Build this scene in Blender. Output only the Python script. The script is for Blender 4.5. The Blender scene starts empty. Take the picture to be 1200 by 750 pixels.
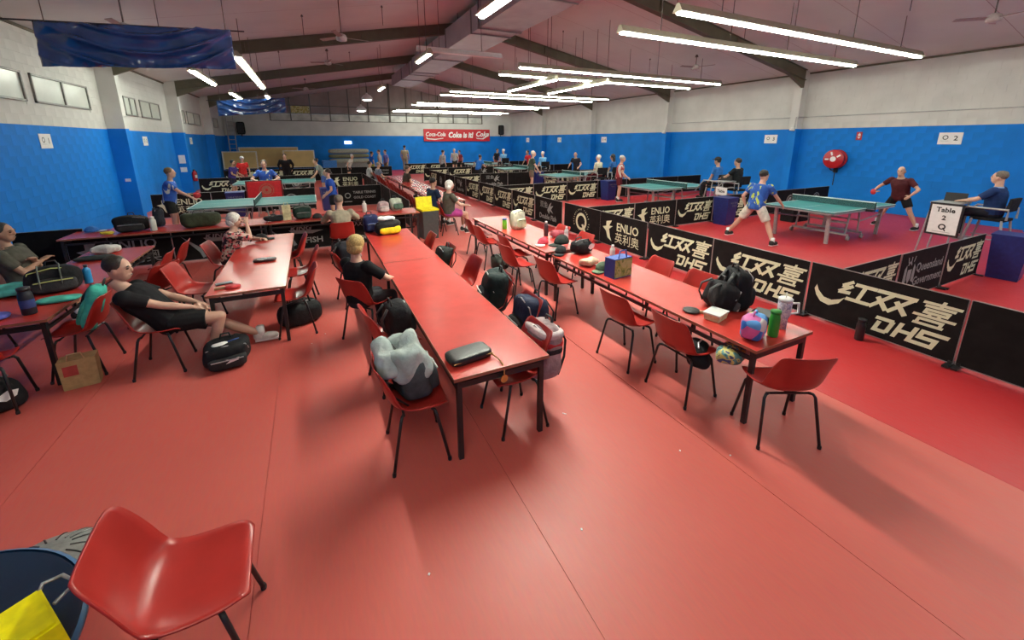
import bpy, math, random
from mathutils import Vector, Matrix, noise as mnoise
random.seed(7)
SC = bpy.context.scene
COL = SC.collection
PI = math.pi
# ------------------------------------------------------------------ camera
def cam_setup():
    p, y, r = -.2346, -.4548, .0014
    Rm = Matrix.Rotation(y, 3, 'Z') @ Matrix.Rotation(p, 3, 'X') @ Matrix.Rotation(r, 3, 'Y')
    cd = bpy.data.cameras.new('camera'); co = bpy.data.objects.new('camera', cd); COL.objects.link(co)
    right, fwd, up = Rm.col[0], Rm.col[1], Rm.col[2]
    m = Matrix.Identity(4)
    for i in range(3):
        m[i][0] = right[i]; m[i][1] = up[i]; m[i][2] = -fwd[i]
    m.translation = Vector((0, 0, 2.3))
    co.matrix_world = m
    cd.sensor_width = 36; cd.sensor_fit = 'HORIZONTAL'
    cd.lens = 475.96 / 1200 * 36
    cd.shift_y = (278.39 - 375) / 1200
    cd.clip_start = .05; cd.clip_end = 200
    SC.camera = co
cam_setup()
W = bpy.data.worlds.new('world'); SC.world = W; W.use_nodes = True
W.node_tree.nodes['Background'].inputs[0].default_value = (.55, .62, .7, 1)
W.node_tree.nodes['Background'].inputs[1].default_value = .4
SC.view_settings.view_transform = 'Standard'; SC.view_settings.look = 'None'
SC.view_settings.gamma = 1; SC.view_settings.use_curve_mapping = False
SC.view_settings.exposure = 0.0
TUBE = 38.0          # emission of the fluorescent tubes
# ------------------------------------------------------------------ materials
MATS = {}
def mat(name, col, rough=.5, metal=0, var=.12, scale=18, bump=0, bscale=60, spec=.5, col2=None, coat=0, alpha=1, trans=0):
    if name in MATS: return MATS[name]
    m = bpy.data.materials.new(name); m.use_nodes = True
    nt = m.node_tree; b = nt.nodes['Principled BSDF']
    tc = nt.nodes.new('ShaderNodeTexCoord'); nz = nt.nodes.new('ShaderNodeTexNoise')
    nz.inputs['Scale'].default_value = scale; nz.inputs['Detail'].default_value = 4
    nt.links.new(tc.outputs['Object'], nz.inputs['Vector'])
    rp = nt.nodes.new('ShaderNodeValToRGB')
    c2 = col2 or tuple(min(1, c * (1 + var)) for c in col)
    c1 = col if col2 else tuple(c * (1 - var) for c in col)
    rp.color_ramp.elements[0].color = (*c1, 1); rp.color_ramp.elements[1].color = (*c2, 1)
    rp.color_ramp.elements[0].position = .35; rp.color_ramp.elements[1].position = .65
    nt.links.new(nz.outputs['Fac'], rp.inputs['Fac']); nt.links.new(rp.outputs['Color'], b.inputs['Base Color'])
    b.inputs['Roughness'].default_value = rough; b.inputs['Metallic'].default_value = metal
    b.inputs['Specular IOR Level'].default_value = spec
    b.inputs['Coat Weight'].default_value = coat
    if trans: b.inputs['Transmission Weight'].default_value = trans
    if alpha < 1: b.inputs['Alpha'].default_value = alpha
    if bump:
        n2 = nt.nodes.new('ShaderNodeTexNoise'); n2.inputs['Scale'].default_value = bscale; n2.inputs['Detail'].default_value = 3
        nt.links.new(tc.outputs['Object'], n2.inputs['Vector'])
        bp = nt.nodes.new('ShaderNodeBump'); bp.inputs['Strength'].default_value = bump; bp.inputs['Distance'].default_value = .02
        nt.links.new(n2.outputs['Fac'], bp.inputs['Height']); nt.links.new(bp.outputs['Normal'], b.inputs['Normal'])
    MATS[name] = m
    return m
def pattern(name, cols, scale=8, kind='voronoi', rough=.7, stretch=(1, 1, 1)):
    if name in MATS: return MATS[name]
    m = bpy.data.materials.new(name); m.use_nodes = True
    nt = m.node_tree; b = nt.nodes['Principled BSDF']; b.inputs['Roughness'].default_value = rough
    tc = nt.nodes.new('ShaderNodeTexCoord'); mp = nt.nodes.new('ShaderNodeMapping'); mp.inputs['Scale'].default_value = stretch
    nt.links.new(tc.outputs['Object'], mp.inputs['Vector'])
    rp = nt.nodes.new('ShaderNodeValToRGB'); rp.color_ramp.interpolation = 'CONSTANT'
    if kind == 'voronoi':
        t = nt.nodes.new('ShaderNodeTexVoronoi'); t.inputs['Scale'].default_value = scale
        sp = nt.nodes.new('ShaderNodeSeparateColor'); nt.links.new(t.outputs['Color'], sp.inputs['Color']); out = sp.outputs[0]
    else:
        t = nt.nodes.new('ShaderNodeTexNoise'); t.inputs['Scale'].default_value = scale; t.inputs['Distortion'].default_value = 1.5
        out = t.outputs['Fac']
    nt.links.new(mp.outputs['Vector'], t.inputs['Vector'])
    el = rp.color_ramp.elements
    n = len(cols)
    for i, c in enumerate(cols):
        pos = i / n if kind == 'voronoi' else (0 if i == 0 else .36 + .3 * (i - 1) / max(1, n - 1))
        e = el[i] if i < 2 else el.new(pos)
        e.position = pos; e.color = (*c, 1)
    nt.links.new(out, rp.inputs['Fac']); nt.links.new(rp.outputs['Color'], b.inputs['Base Color'])
    MATS[name] = m
    return m
def emis(name, col, strength):
    if name in MATS: return MATS[name]
    m = bpy.data.materials.new(name); m.use_nodes = True
    nt = m.node_tree; b = nt.nodes['Principled BSDF']
    nz = nt.nodes.new('ShaderNodeTexNoise'); nz.inputs['Scale'].default_value = 3
    mx = nt.nodes.new('ShaderNodeMapRange'); mx.inputs['To Min'].default_value = strength * .95; mx.inputs['To Max'].default_value = strength * 1.05
    nt.links.new(nz.outputs['Fac'], mx.inputs['Value']); nt.links.new(mx.outputs['Result'], b.inputs['Emission Strength'])
    b.inputs['Emission Color'].default_value = (*col, 1); b.inputs['Base Color'].default_value = (.8, .8, .8, 1)
    MATS[name] = m
    return m
# ------------------------------------------------------------------ mesh builder
def rotz(a): return Matrix.Rotation(a, 3, 'Z')
class MB:
    def __init__(s): s.v = []; s.f = []; s.mi = []; s.cur = 0
    def add(s, vs, fs):
        o = len(s.v); s.v += [tuple(v) for v in vs]
        s.f += [tuple(i + o for i in f) for f in fs]; s.mi += [s.cur] * len(fs); return s
    def box(s, c, d, rot=None, taper=1):
        x, y, z = d[0] / 2, d[1] / 2, d[2] / 2
        vs = [Vector((sx * x * (taper if sz > 0 else 1), sy * y * (taper if sz > 0 else 1), sz * z)) for sz in (-1, 1) for sx, sy in ((-1, -1), (1, -1), (1, 1), (-1, 1))]
        if rot is not None: vs = [rot @ v for v in vs]
        c = Vector(c)
        return s.add([v + c for v in vs], [(3, 2, 1, 0), (4, 5, 6, 7), (0, 1, 5, 4), (1, 2, 6, 5), (2, 3, 7, 6), (3, 0, 4, 7)])
    def tube(s, pts, rad, n=8, cap=True, round_=False, flat=None):
        pts = [Vector(p) for p in pts]; k = len(pts)
        rads = list(rad) if hasattr(rad, '__len__') else [rad] * k
        if round_:
            d0 = (pts[0] - pts[1]).normalized(); d1 = (pts[-1] - pts[-2]).normalized(); r0, r1 = rads[0], rads[-1]
            pre = [(pts[0] + d0 * r0 * math.sin(a), r0 * math.cos(a)) for a in (1.45, 1.0, .5)]
            post = [(pts[-1] + d1 * r1 * math.sin(a), r1 * math.cos(a)) for a in (.5, 1.0, 1.45)]
            pts = [p for p, _ in pre] + pts + [p for p, _ in post]; rads = [r for _, r in pre] + rads + [r for _, r in post]; k = len(pts)
        ref = None; rings = []
        for i, p in enumerate(pts):
            t = (pts[min(i + 1, k - 1)] - pts[max(i - 1, 0)]).normalized()
            if ref is None:
                ref = Vector((0, 0, 1)) if abs(t.z) < .9 else Vector((1, 0, 0))
            u = (ref - t * ref.dot(t)).normalized(); w = t.cross(u); ref = u
            fl = flat if flat else 1
            rings.append([p + (u * math.cos(2 * PI * j / n) * fl + w * math.sin(2 * PI * j / n)) * rads[i] for j in range(n)])
        o = []; fs = []
        for r in rings: o += r
        for i in range(k - 1):
            for j in range(n):
                a, b = i * n + j, i * n + (j + 1) % n
                fs.append((a, b, b + n, a + n))
        if cap: fs.append(tuple(reversed(range(n)))); fs.append(tuple(range((k - 1) * n, k * n)))
        return s.add(o, fs)
    def lathe(s, prof, c=(0, 0, 0), n=16, rot=None, cap=True):
        o = []; fs = []; k = len(prof); c = Vector(c)
        for r, z in prof:
            for j in range(n):
                v = Vector((r * math.cos(2 * PI * j / n), r * math.sin(2 * PI * j / n), z))
                o.append((rot @ v if rot is not None else v) + c)
        for i in range(k - 1):
            for j in range(n):
                a, b = i * n + j, i * n + (j + 1) % n
                fs.append((a, b, b + n, a + n))
        if cap: fs.append(tuple(reversed(range(n)))); fs.append(tuple(range((k - 1) * n, k * n)))
        return s.add(o, fs)
    def ell(s, c, r, rot=None, e=1, nu=14, nv=9, nz=0, ns=4, seed=0, flatz=None):
        # superellipsoid; e<1 boxy; nz noise amount
        c = Vector(c); o = []; fs = []
        def sg(v, p): return math.copysign(abs(v) ** p, v)
        for i in range(nv + 1):
            th = -PI / 2 + PI * i / nv
            for j in range(nu):
                ph = 2 * PI * j / nu
                v = Vector((sg(math.cos(th), e) * sg(math.cos(ph), e) * r[0], sg(math.cos(th), e) * sg(math.sin(ph), e) * r[1], sg(math.sin(th), e) * r[2]))
                if nz:
                    v += v.normalized() * nz * mnoise.noise(v * ns + Vector((seed, seed * 1.7, 0)))
                if flatz is not None: v.z = max(v.z, flatz)
                o.append((rot @ v if rot is not None else v) + c)
        for i in range(nv):
            for j in range(nu):
                a, b = i * nu + j, i * nu + (j + 1) % nu
                fs.append((a, b, b + nu, a + nu))
        return s.add(o, fs)
    def poly(s, pts2, z0, z1, M=None):
        n = len(pts2)
        vs = [Vector((x, y, z0)) for x, y in pts2] + [Vector((x, y, z1)) for x, y in pts2]
        if M is not None: vs = [M @ v for v in vs]
        return s.add(vs, [tuple(reversed(range(n))), tuple(range(n, 2 * n))] + [(i, (i + 1) % n, (i + 1) % n + n, i + n) for i in range(n)])
    def mesh(s, name, mats, smooth=False):
        me = bpy.data.meshes.new(name); me.from_pydata(s.v, [], s.f)
        for m in (mats if isinstance(mats, (list, tuple)) else [mats]): me.materials.append(m)
        if any(s.mi): me.polygons.foreach_set('material_index', s.mi)
        if smooth: me.polygons.foreach_set('use_smooth', [True] * len(me.polygons))
        me.update(); return me
    def build(s, name, mats, parent=None, smooth=False, loc=None, rz=0):
        return put(s.mesh(name, mats, smooth), name, parent, loc, rz)
def put(me, name, parent=None, loc=None, rz=0):
    o = bpy.data.objects.new(name, me); COL.objects.link(o)
    if parent: o.parent = parent
    if loc is not None: o.location = loc
    if rz: o.rotation_euler.z = rz
    return o
def tag(o, label, cat, group=None, kind=None):
    o['label'] = label
    if cat: o['category'] = cat
    if group: o['group'] = group
    if kind: o['kind'] = kind
    return o
def thing(name, label, cat, loc=(0, 0, 0), rz=0, group=None):
    o = bpy.data.objects.new(name, None); COL.objects.link(o)
    o.empty_display_size = .1; o.location = loc; o.rotation_euler.z = rz
    return tag(o, label, cat, group)
def struct(o, label=None, cat=None):
    o['kind'] = 'structure'
    if label: o['label'] = label
    if cat: o['category'] = cat
    return o
def dup(root, loc, rz, label, group=None, scale=None):
    r = root.copy(); COL.objects.link(r); r.location = loc; r.rotation_euler.z = rz; r['label'] = label
    if group: r['group'] = group
    elif 'group' in r: del r['group']
    if scale: r.scale = scale
    for ch in KIDS.get(root.name, []):
        c = ch.copy(); COL.objects.link(c); c.parent = r
        for g in KIDS.get(ch.name, []):
            d = g.copy(); COL.objects.link(d); d.parent = c
    return r
KIDS = {}
def remember(root):
    ks = [o for o in bpy.data.objects if o.parent == root]; KIDS[root.name] = ks
    for k in ks: KIDS[k.name] = [o for o in bpy.data.objects if o.parent == k]
    return root
TS = bpy.data.scenes.new('workbench')
def tmp_dg():
    with bpy.context.temp_override(scene=TS, view_layer=TS.view_layers[0]):
        dg = bpy.context.evaluated_depsgraph_get()
    dg.update(); return dg
def remesh(mb, name, mats, vox, smooth=2):
    me = mb.mesh(name, mats); ob = bpy.data.objects.new('tmp', me); TS.collection.objects.link(ob)
    m = ob.modifiers.new('r', 'REMESH'); m.mode = 'VOXEL'; m.voxel_size = vox; m.use_smooth_shade = True
    if smooth:
        s = ob.modifiers.new('s', 'SMOOTH'); s.iterations = smooth; s.factor = .5
    dg = tmp_dg()
    out = bpy.data.meshes.new_from_object(ob.evaluated_get(dg))
    bpy.data.objects.remove(ob); bpy.data.meshes.remove(me)
    out.name = name
    out.materials.clear()
    for mm in (mats if isinstance(mats, (list, tuple)) else [mats]): out.materials.append(mm)
    return out
# text -> flat mesh pieces, cached (x right, y up, centred)
TXT = {}
def text_geo(s, size=1, shear=0, bold=0, sx=1, align='CENTER', space=1):
    key = (s, size, shear, bold, sx, align, space)
    if key in TXT: return TXT[key]
    cu = bpy.data.curves.new('t', 'FONT'); cu.body = s; cu.size = size; cu.shear = shear; cu.offset = bold
    cu.align_x = align; cu.align_y = 'CENTER'; cu.space_character = space; cu.resolution_u = 2
    ob = bpy.data.objects.new('t', cu); TS.collection.objects.link(ob)
    dg = tmp_dg()
    me = bpy.data.meshes.new_from_object(ob.evaluated_get(dg))
    vs = [(v.co.x * sx, v.co.y) for v in me.vertices]; fs = [tuple(p.vertices) for p in me.polygons]
    bpy.data.objects.remove(ob); bpy.data.curves.remove(cu); bpy.data.meshes.remove(me)
    TXT[key] = (vs, fs); return TXT[key]
class Print(MB):
    # flat print in the local XZ plane, facing -Y
    def text(s, t, x, z, size, shear=0, bold=0, sx=1, y=0, space=1, align='CENTER', rot=0):
        vs, fs = text_geo(t, size, shear, bold, sx, align, space)
        c, n = math.cos(rot), math.sin(rot)
        return s.add([(x + a * c - b * n, y, z + a * n + b * c) for a, b in vs], fs)
    def shape(s, pts, y=0):
        y = y - len(s.f) * 2.5e-5
        return s.add([(a, y, b) for a, b in pts], [tuple(range(len(pts)))])
    def bar(s, x0, z0, x1, z1, w, y=0, shear=0, butt=True):
        dx, dz = x1 - x0, z1 - z0; l = math.hypot(dx, dz) or 1; dx /= l; dz /= l; e = w / 2 if butt else 0
        nx, nz = -dz * w / 2, dx * w / 2
        pts = [(x0 - dx * e + nx, z0 - dz * e + nz), (x0 - dx * e - nx, z0 - dz * e - nz), (x1 + dx * e - nx, z1 + dz * e - nz), (x1 + dx * e + nx, z1 + dz * e + nz)]
        return s.shape([(a + b * shear, b) for a, b in pts], y)
    def glyph(s, strokes, ox, oz, w, h, sw, shear):
        for x0, z0, x1, z1 in strokes:
            a, b, c, d = ox + x0 * w, oz + z0 * h, ox + x1 * w, oz + z1 * h
            s.bar(a - shear * oz, b, c - shear * oz, d, sw, 0, shear, abs(x0 - x1) < .01 or abs(z0 - z1) < .01)
        return s
    def ring(s, x, z, r0, r1, a0=0, a1=2 * PI, n=24, y=0):
        vs = []; fs = []
        for i in range(n + 1):
            a = a0 + (a1 - a0) * i / n
            vs += [(x + r0 * math.cos(a), y, z + r0 * math.sin(a)), (x + r1 * math.cos(a), y, z + r1 * math.sin(a))]
        for i in range(n): fs.append((2 * i, 2 * i + 1, 2 * i + 3, 2 * i + 2))
        return s.add(vs, fs)
# ------------------------------------------------------------------ palette
m_blue = mat('paint_blue', (.002, .185, .64), .62, var=.1, scale=1.2, bump=.15, bscale=40, spec=.25)
m_white = mat('paint_white', (.56, .56, .53), .6, var=.06, scale=1.5, bump=.15, bscale=40)
m_ceil = mat('ceiling_sheet', (.60, .65, .62), .7, var=.06, scale=.6)
m_beam = mat('beam_olive', (.105, .095, .06), .6, var=.1, scale=3)
m_black = mat('black_metal', (.012, .012, .013), .4, var=.2)
m_steel = mat('grey_steel', (.38, .38, .38), .4, .3, var=.1)
m_dark = mat('black_fabric', (.012, .012, .014), .8, var=.35, scale=12, bump=.3, bscale=25, spec=.2)
m_cream = mat('cream_print', (.60, .62, .43), .65, var=.04, spec=.25)
m_grey_print = mat('grey_print', (.27, .28, .27), .65, var=.04, spec=.25)
m_chair = mat('red_plastic', (.36, .022, .017), .33, var=.08, scale=6)
m_ttop = mat('red_laminate', (.48, .040, .030), .27, var=.08, scale=5)
m_edge = mat('laminate_edge', (.30, .10, .06), .5)
m_paper = mat('white_paper', (.75, .75, .74), .7, var=.03)
m_wht = mat('white_plastic', (.72, .72, .70), .4, var=.04)
m_floor = None
def floor_mat(name, c1, c2, rough):
    m = mat(name, c1, rough, col2=c2, scale=.9)
    nt = m.node_tree; b = nt.nodes['Principled BSDF']
    tc = nt.nodes['Texture Coordinate']
    mp = nt.nodes.new('ShaderNodeMapping'); mp.inputs['Scale'].default_value = (26, 5, 1); mp.inputs['Rotation'].default_value = (0, 0, .7)
    n2 = nt.nodes.new('ShaderNodeTexNoise'); n2.inputs['Scale'].default_value = 2.2; n2.inputs['Detail'].default_value = 6
    nt.links.new(tc.outputs['Object'], mp.inputs['Vector']); nt.links.new(mp.outputs['Vector'], n2.inputs['Vector'])
    mr = nt.nodes.new('ShaderNodeMapRange'); mr.inputs['From Min'].default_value = .3; mr.inputs['From Max'].default_value = .7
    mr.inputs['To Min'].default_value = rough - .06; mr.inputs['To Max'].default_value = rough + .1
    nt.links.new(n2.outputs['Fac'], mr.inputs['Value']); nt.links.new(mr.outputs['Result'], b.inputs['Roughness'])
    mx = nt.nodes.new('ShaderNodeMix'); mx.data_type = 'RGBA'; mx.blend_type = 'MULTIPLY'; mx.inputs['Factor'].default_value = .25
    rp = [n for n in nt.nodes if n.bl_idname == 'ShaderNodeValToRGB'][0]
    rp.color_ramp.elements[0].position = .3; rp.color_ramp.elements[1].position = .7
    nt.links.new(rp.outputs['Color'], mx.inputs['A']); nt.links.new(n2.outputs['Color'], mx.inputs['B'])
    nt.links.new(mx.outputs['Result'], b.inputs['Base Color'])
    return m
m_lino = floor_mat('lino_red', (.55, .100, .080), (.61, .114, .090), .45)
m_court = floor_mat('court_red', (.50, .022, .028), (.56, .03, .034), .43)
# ------------------------------------------------------------------ setting
XL, XR, YB, YF = -5.0, 16.55, 34.1, -3.0
XM = 6.0
def ceil_z(x): return 4.69 + .183 * ((x + 4.4) if x < XM else (16.4 - x))
FRAMES = [3.1, 9.3, 15.5, 21.7, 27.9]
fl = struct(MB().box(((XL + XR) / 2, (YB + YF) / 2, -.06), (XR - XL + .6, YB - YF + .6, .11)).build('floor', m_lino))
edges = [XL, -3.56, -2.03, -.50, 1.02, 2.55, 4.085]
for a, b in zip(edges[:-1], edges[1:]):
    MB().box(((a + b) / 2, (YB + YF) / 2, -.003), (b - a - .004, YB - YF, .006)).build('lino_sheet', m_lino, fl)
x = 4.085
while x < XR:
    x2 = min(XR, x + 1.8)
    MB().box(((x + x2) / 2, (YB + YF) / 2, -.003), (x2 - x - .003, YB - YF, .006)).build('court_sheet', m_court, fl); x = x2
# ceiling: two sloping sheets
mb = MB()
for a, b in ((XL - .3, XM), (XM, XR + .3)):
    za, zb = ceil_z(a), ceil_z(b)
    mb.add([(a, YF - .3, za), (b, YF - .3, zb), (b, YB + .3, zb), (a, YB + .3, za), (a, YF - .3, za + .1), (b, YF - .3, zb + .1), (b, YB + .3, zb + .1), (a, YB + .3, za + .1)],
           [(0, 1, 2, 3), (7, 6, 5, 4), (0, 4, 5, 1), (1, 5, 6, 2), (2, 6, 7, 3), (3, 7, 4, 0)])
ceil = struct(mb.build('ceiling', m_ceil))
mb = MB()
for yy in [v * 2.07 - 2 for v in range(18)]:
    for s in (-1, 1):
        x0, x1 = (XL, XM) if s < 0 else (XM, XR)
        mb.add([(x0, yy, ceil_z(x0) - .004), (x1, yy, ceil_z(x1) - .004), (x1, yy + .012, ceil_z(x1) - .004), (x0, yy + .012, ceil_z(x0) - .004)], [(0, 1, 2, 3)])
mb.build('sheet_joint', mat('joint_grey', (.3, .26, .25), .7), ceil)
# masonry walls
def block_mesh(lx, ly, lz, m): return MB().box((0, 0, 0), (lx, ly, lz)).mesh('block', m)
def side_wall(name, xf, sgn, zoff, zb, wins, near, jg):
    top = ceil_z(xf) + .02
    mb = MB()
    xc = xf + sgn * .147
    mb.cur = 0; mb.box((xc, (YB + YF) / 2, zb / 2), (.28, YB - YF, zb))
    mb.cur = 1; mb.box((xc, (YB + YF) / 2, (zb + top) / 2), (.28, YB - YF, top - zb))
    base = struct(mb.build(name, [m_blue, m_white]))
    cache = {}
    st = MB(); n = 0
    k0 = -1
    while True:
        z0 = max(0, zoff + .2 * k0); z1 = min(top, zoff + .2 * (k0 + 1))
        if z0 >= top: break
        if z1 - z0 > .03:
            y = YF + (.2 if k0 % 2 else 0)
            while y < YB:
                y0, y1 = y, min(y + .4, YB)
                segs = [(y0, y1)]
                for (wy0, wy1, wz0, wz1) in wins:
                    if z1 > wz0 + .04 and z0 < wz1 - .04:
                        ns = []
                        for a, b in segs:
                            if b <= wy0 or a >= wy1: ns.append((a, b))
                            else:
                                if a < wy0 - .03: ns.append((a, wy0))
                                if b > wy1 + .03: ns.append((wy1, b))
                        segs = ns
                for a, b in segs:
                    zz = (z0 + z1) / 2; blue = zz < zb
                    c = (xf + sgn * .03, (a + b) / 2, zz); d = (.06 + random.uniform(-.0004, .0004), b - a - jg * .35, z1 - z0 - jg)
                    if near[0] <= a and b <= near[1] and near[2] < zz < near[3] and n < 295:
                        key = (round(d[1], 2), round(d[2], 2), blue)
                        if key not in cache: cache[key] = block_mesh(.06, d[1], d[2], m_blue if blue else m_white)
                        put(cache[key], 'block', base, c); n += 1
                    else:
                        st.cur = 0 if blue else 1; st.box(c, d)
                y += .4
        k0 += 1
    o = st.build('block_field', [m_blue, m_white], base); o['kind'] = 'stuff'
    return base
LW = [(9.6, 11.98, 3.08, 3.66), (12.3, 14.75, 3.08, 3.66), (17.1, 18.1, 3.08, 3.66), (18.5, 20.55, 3.08, 3.66), (23.4, 24.2, 3.08, 3.66), (24.6, 27.2, 3.08, 3.66), (29.4, 32.0, 3.08, 3.66)]
side_wall('wall_left', XL, -1, .02, 2.62, LW, (9.9, 15.3, .7, 4.6), .007)
side_wall('wall_right', XR, 1, .10, 2.70, [], (4.0, 9.2, 1.2, 3.0), .005)
m_alu = mat('window_alu', (.26, .26, .24), .5, .4)
m_pane = mat('frosted_pane', (.62, .66, .60), .25, var=.05, scale=2)
for i, (y0, y1, z0, z1) in enumerate(LW):
    w = bpy.data.objects.new('window_%d' % (i + 1), None); COL.objects.link(w); struct(w); w.location = (XL + .012, (y0 + y1) / 2, (z0 + z1) / 2)
    L, Hh = y1 - y0, z1 - z0
    f = MB()
    for s in (-1, 1):
        f.box((0, 0, s * (Hh / 2 - .02)), (.05, L, .04)); f.box((0, s * (L / 2 - .02), 0), (.05, .04, Hh))
    f.box((0, 0, 0), (.045, .05, Hh)); f.build('window_frame', m_alu, w)
    for s in (-1, 1): MB().box((-.012, s * L / 4, 0), (.012, L / 2 - .06, Hh - .07)).build('pane', m_pane, w)
# back wall with glazed gable
zbk = 2.67
mb = MB()
mb.cur = 0; mb.box(((XL + XR) / 2, YB + .1, zbk / 2), (XR - XL + .4, .2, zbk))
mb.cur = 1; mb.box(((XL + XR) / 2, YB + .1, (zbk + 3.68) / 2), (XR - XL + .4, .2, 3.68 - zbk))
def gable(mbx, x0, x1, z0, y0, y1):
    xs = [x0] + ([XM] if x0 < XM < x1 else []) + [x1]
    n = len(xs)
    vs = [(x, y, z0) for y in (y0, y1) for x in xs] + [(x, y, ceil_z(x) + .02) for y in (y0, y1) for x in xs]
    fs = []
    for i in range(n - 1):
        fs += [(i, i + 1, 2 * n + i + 1, 2 * n + i), (n + i + 1, n + i, 3 * n + i, 3 * n + i + 1)]
    fs += [(0, 2 * n, 3 * n, n), (n - 1, 2 * n - 1, 4 * n - 1, 3 * n - 1)]
    mbx.add(vs, fs)
gable(mb, XL - .2, -2.2, 3.68, YB, YB + .2); gable(mb, 13.8, XR + .2, 3.68, YB, YB + .2)
struct(mb.build('wall_back', [m_blue, m_white]))
MU = [-2.2, -.9, .4, 1.7, 3.0, 4.4, 6.0, 7.3, 8.6, 9.9, 11.2, 12.5, 13.8]
gw = bpy.data.objects.new('window_8', None); COL.objects.link(gw); struct(gw, 'wide glazed gable above the far end wall'); gw.location = (XM, YB, 3.68)
f = MB()
for xx in MU: f.box((xx - XM, .05, (ceil_z(xx) - 3.68) / 2), (.07 if xx != 6.0 else .14, .1, ceil_z(xx) - 3.68))
for zz in (0, .52, 1.06): f.box((8.0 - 8.2, .05, zz + .02), (16.0, .1, .05))
f.build('window_frame', mat('gable_frame', (.09, .075, .06), .5), gw)
m_gp = mat('gable_pane', (.30, .25, .23), .3, var=.15, scale=1); m_gl = mat('gable_pane_light', (.50, .50, .45), .25, var=.2, scale=2)  # brown of the upper panes is the ceiling's reflection put into the colour
m_gy = pattern('leafy_pane', [(.1, .12, .02), (.55, .5, .1), (.75, .75, .4)], 6, 'noise', .3)
for i in range(12):
    a, b = MU[i] + .04 - XM, MU[i + 1] - .04 - XM; c = (a + b) / 2; w_ = b - a
    MB().box((c, .08, .27), (w_, .01, .46)).build('pane', m_gl, gw)
    MB().box((c, .08, .80), (w_, .01, .50)).build('pane', m_gy if i == 1 else m_gp, gw)
    za, zc = ceil_z(MU[i]) - 3.68, ceil_z(MU[i + 1]) - 3.68
    if max(za, zc) > 1.12:
        MB().add([(a, .08, 1.1), (b, .08, 1.1), (b, .08, max(zc, 1.11)), (a, .08, max(za, 1.11)), (a, .09, 1.1), (b, .09, 1.1), (b, .09, max(zc, 1.11)), (a, .09, max(za, 1.11))],
                 [(0, 1, 2, 3), (7, 6, 5, 4), (0, 4, 5, 1), (1, 5, 6, 2), (2, 6, 7, 3), (3, 7, 4, 0)]).build('gable_panel', m_gp, gw)
# wall behind the camera
mb = MB(); mb.cur = 0; mb.box(((XL + XR) / 2, YF - .1, 1.34), (XR - XL + .4, .2, 2.68)); mb.cur = 1; gable(mb, XL - .2, XR + .2, 2.68, YF - .2, YF)
struct(mb.build('wall_front', [m_blue, m_white]))
# frames: pilasters and rafters
def rafter(mbx, x0, x1, yy):
    for hw, d0, d1 in ((.045, 0, .35), (.1, .33, .35), (.1, 0, .015)):
        vs = []
        for s in (-1, 1):
            vs += [(x0, yy + s * hw, ceil_z(x0) - d1), (x1, yy + s * hw, ceil_z(x1) - d1), (x1, yy + s * hw, ceil_z(x1) - d0), (x0, yy + s * hw, ceil_z(x0) - d0)]
        mbx.add(vs, [(0, 1, 2, 3), (7, 6, 5, 4), (0, 4, 5, 1), (1, 5, 6, 2), (2, 6, 7, 3), (3, 7, 4, 0)])
tn = 1
for yy in FRAMES:
    for sgn, xa, xb, zb in ((-1, XL, -4.6, 2.64), (1, 16.2, XR, 2.70)):
        mb = MB(); c = (xa + xb) / 2; w_ = xb - xa; zt = ceil_z(xb if sgn < 0 else xa) - .02
        mb.cur = 0; mb.box((c, yy + .13, zb / 2), (w_, .27, zb)); mb.cur = 1; mb.box((c, yy + .13, (zb + zt) / 2), (w_, .27, zt - zb))
        struct(mb.build('trim_%d' % tn, [m_blue, m_white]), 'painted pier on the side wall'); tn += 1
    for x0, x1 in ((-4.6, XM), (XM, 16.2)):
        mb = MB(); rafter(mb, x0, x1, yy)
        e, i = (x0, 1) if x0 < 0 else (x1, -1)
        mb.add([(e, yy + s * .05, z_) for s in (-1, 1) for z_ in (ceil_z(e) - .34, ceil_z(e) - .6)] + [(e + i * 1.1, yy + s * .05, ceil_z(e + i * 1.1) - .34) for s in (-1, 1)],
               [(0, 1, 4), (5, 3, 2), (1, 3, 5, 4), (0, 2, 3, 1)])
        for q in (.3, .62):
            xx = x0 + (x1 - x0) * q; mb.box((xx, yy, ceil_z(xx) - .18), (.02, .2, .34))
        struct(mb.build('trim_%d' % tn, m_beam), 'olive steel roof beam'); tn += 1
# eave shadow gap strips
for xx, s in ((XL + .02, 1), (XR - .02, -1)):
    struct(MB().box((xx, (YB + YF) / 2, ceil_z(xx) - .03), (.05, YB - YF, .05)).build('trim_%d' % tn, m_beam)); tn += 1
# duct
m_duct = mat('galvanised_duct', (.34, .30, .33), .5, .25, var=.08, scale=2)
du = thing('air_duct', 'long grey rectangular air duct hung under the roof ridge', 'air duct', (5.5, 3.0, 5.5))
secs = [(0, 9.05, .665, .73), (9.05, 12.3, .66, .68), (12.3, 17.8, .63, .64), (17.8, 23.4, .60, .58)]
for a, b, hw, hh in secs:
    MB().box((0, (a + b) / 2, hh / 2), (2 * hw, b - a, hh)).build('duct_section', m_duct, du)
for yy, hw, hh in ((3.0, .665, .73), (6, .665, .73), (9.05, .69, .74), (9.7, .66, .68), (12.3, .66, .69), (14.2, .63, .64), (17.8, .63, .65), (18.6, .6, .58), (20.5, .6, .58)):
    MB().box((0, yy, hh / 2 - .01), (2 * hw + .05, .05, hh + .04)).build('duct_flange', mat('duct_flange', (.16, .14, .15), .5), du)
for yy in (1.5, 7.5, 11, 15, 19, 22.5):
    for s in (-1, 1):
        zt = ceil_z(5.5 + s * .64) - 5.5
        MB().tube([(s * .64, yy, .5), (s * .64, yy, zt)], .01, 6).build('hanger_rod', m_black, du)
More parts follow.
